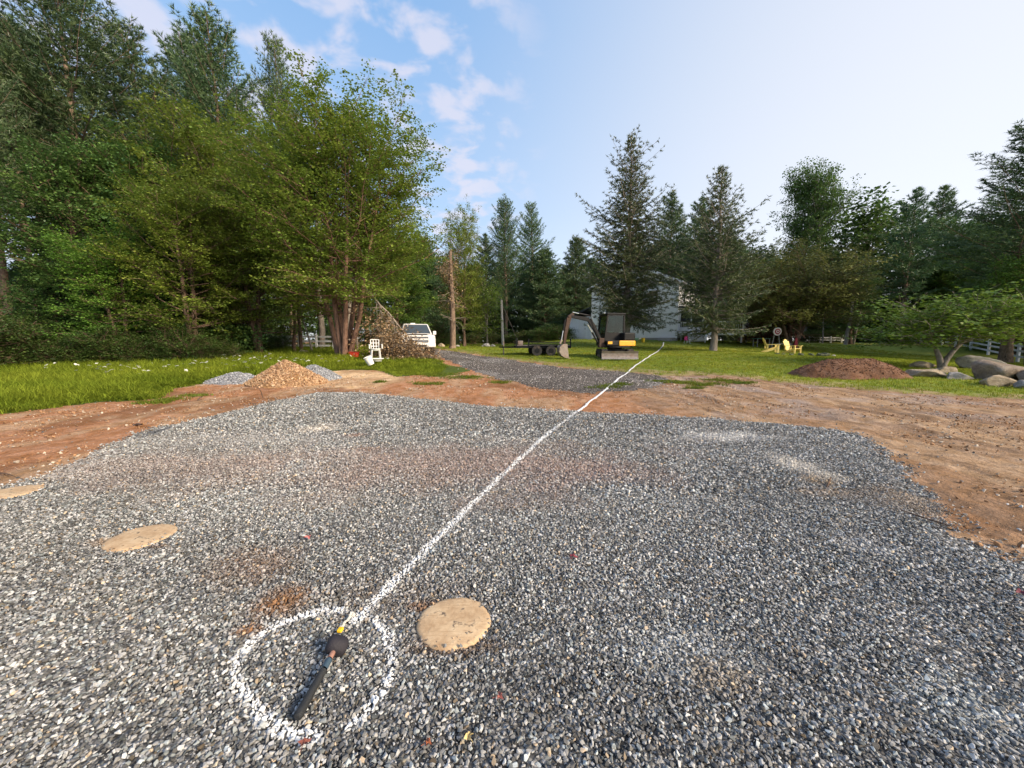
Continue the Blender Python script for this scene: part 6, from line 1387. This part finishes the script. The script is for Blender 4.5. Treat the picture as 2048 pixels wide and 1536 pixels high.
def seg_(i0, i1, name, mat):
    T = Tubes(); q = hdl[i0:i1 + 1]; T.add(np.array([(a, 0, z) for a, z, r_ in q]), np.array([r_ for _, _, r_ in q]), 14); me = T.mesh(name, mat); link(name, me, ml)
seg_(0, 1, 'neck', M_mneck); seg_(2, 3, 'sleeve', M_msleeve); seg_(4, 7, 'grip', M_mgrip)
part('grip_end', lathe(BM(), [(.017, 0), (.016, .004), (.008, .008)], 14), M_mgrip, ml).matrix_local = Matrix.Translation((L_ - .006, 0, .014)) @ Matrix.Rotation(R(90), 4, 'Y')
# end of the marking tape
g = G(681, 1270); g2 = G(698, 1246); z_ = hz0 + .022; tp = thing('marking_tape', 'short white tape end with a yellow tip above the mallet', 'tape', (g[0], g[1], z_), math.atan2(g2[1] - g[1], g2[0] - g[0]))
part('tip', bx(BM(), (0, 0, .006), (.030, .026, .016), bev=.005), plain('tape_yellow', (.85, .52, .02), .5), tp); bm = BM()
for k in range(5): bx(bm, (.03 + k * .022, .002 * math.sin(k * 2), .006 + .004 * math.sin(k * 1.7)), (.024, .012, .003), (0, R(8 * math.sin(k)), 0))
part('ribbon', bm, plain('tape_white', (.78, .74, .62), .6), tp)
# fallen leaves
def fallen_leaf(px, row, size, colr, label, rz, lobes=5):
    g = G(px, row); n = lobes * 4; r = np.random.default_rng(int(px)); V = [(0, 0, .004)]
    for k in range(n):
        a = 2 * math.pi * k / n; ph = (k % 4); q_ = (1.0, .62, .42, .62)[ph] * size * .5 * (1.15 if abs(math.sin(a / 2)) > .3 else .6); V.append((q_ * math.cos(a), q_ * math.sin(a), .012 * r.random() * math.sin(a * 2 + 1) + .010))
    bm = BM(); vs = [bm.verts.new(v) for v in V]
    for k in range(n): bm.faces.new((vs[0], vs[1 + k], vs[1 + (k + 1) % n]))
    o = thing('fallen_leaf', label, 'leaf', (g[0], g[1], float(padz(np.array([g[0]]), np.array([g[1]]))[0]) + .022), rz); m = plain('fallen_leaf_%d' % px, colr, .7, 0, .35, 60)
    part('leaf_blade', bm, m, o); part('stalk', cy(BM(), (0, 0, .008), (-size * .75, .01, .004), .0012, seg=5), m, o)
fallen_leaf(1000, 1407, .042, (.27, .09, .075), 'faded red leaf lying on the stones right of the painted circle', .5)
fallen_leaf(610, 1500, .045, (.17, .05, .035), 'dark red leaf just below the painted circle', 1.9)
fallen_leaf(937, 1486, .038, (.55, .42, .18), 'yellow leaf near the bottom edge of the picture', 2.6)
fallen_leaf(618, 1081, .06, (.50, .16, .14), 'pink red leaf on the gravel right of the left tan lid', .2)
fallen_leaf(1147, 1121, .06, (.22, .035, .05), 'small crimson leaf right of the painted line', 1.1)
fallen_leaf(2040, 1192, .07, (.12, .015, .03), 'dark crimson leaf at the right edge of the picture', 2.1)
fallen_leaf(857, 1500, .034, (.28, .09, .04), 'rusty scrap of leaf at the bottom edge right of the mallet', .8)
# sticks and stakes
def stick(px0, row0, px1, row1, h, r_, label, name='twig', mat=M_bark):
    a = G(px0, row0); b = G(px1, row1); T = Tubes(); zb = float(gz(a[0], a[1])) + .03
    pts = np.array([(0, 0, -.02), ((b[0] - a[0]) * .4, (b[1] - a[1]) * .4, h * .55), (b[0] - a[0], b[1] - a[1], h)]); T.add(pts, np.array([r_, r_ * .85, r_ * .5]), 7)
    o = link(name, T.mesh(name, mat), None, (a[0], a[1], zb)); tag(o, label, name.replace('_', ' '))
    return o
stick(526, 797, 520, 800, .26, .014, 'thin brown stake standing in the soil at the far left corner of the pad', 'wooden_stake')
stick(1346, 975, 1343, 970, .10, .006, 'short bent dark wire poking out of the gravel', 'bent_wire')
stick(1652, 979, 1661, 962, .05, .012, 'brown stub of wood in the pale dusty patch', 'wood_stub')
stick(1745, 1000, 1900, 1050, .01, .010, 'long thin dark twig lying on the soil at the right of the pad', 'twig')
stick(395, 803, 405, 800, .05, .018, 'dark root stub sticking out of the red soil on the left', 'root_stub')
stick(270, 848, 284, 852, .03, .025, 'dark clump of roots on the red soil at the left', 'root_stub')
stick(0, 945, 30, 955, .01, .008, 'dark twig on the red soil at the left edge', 'twig')
stick(505, 1010, 520, 1014, .01, .010, 'small dark bark piece on the gravel above the left lid', 'bark_piece')
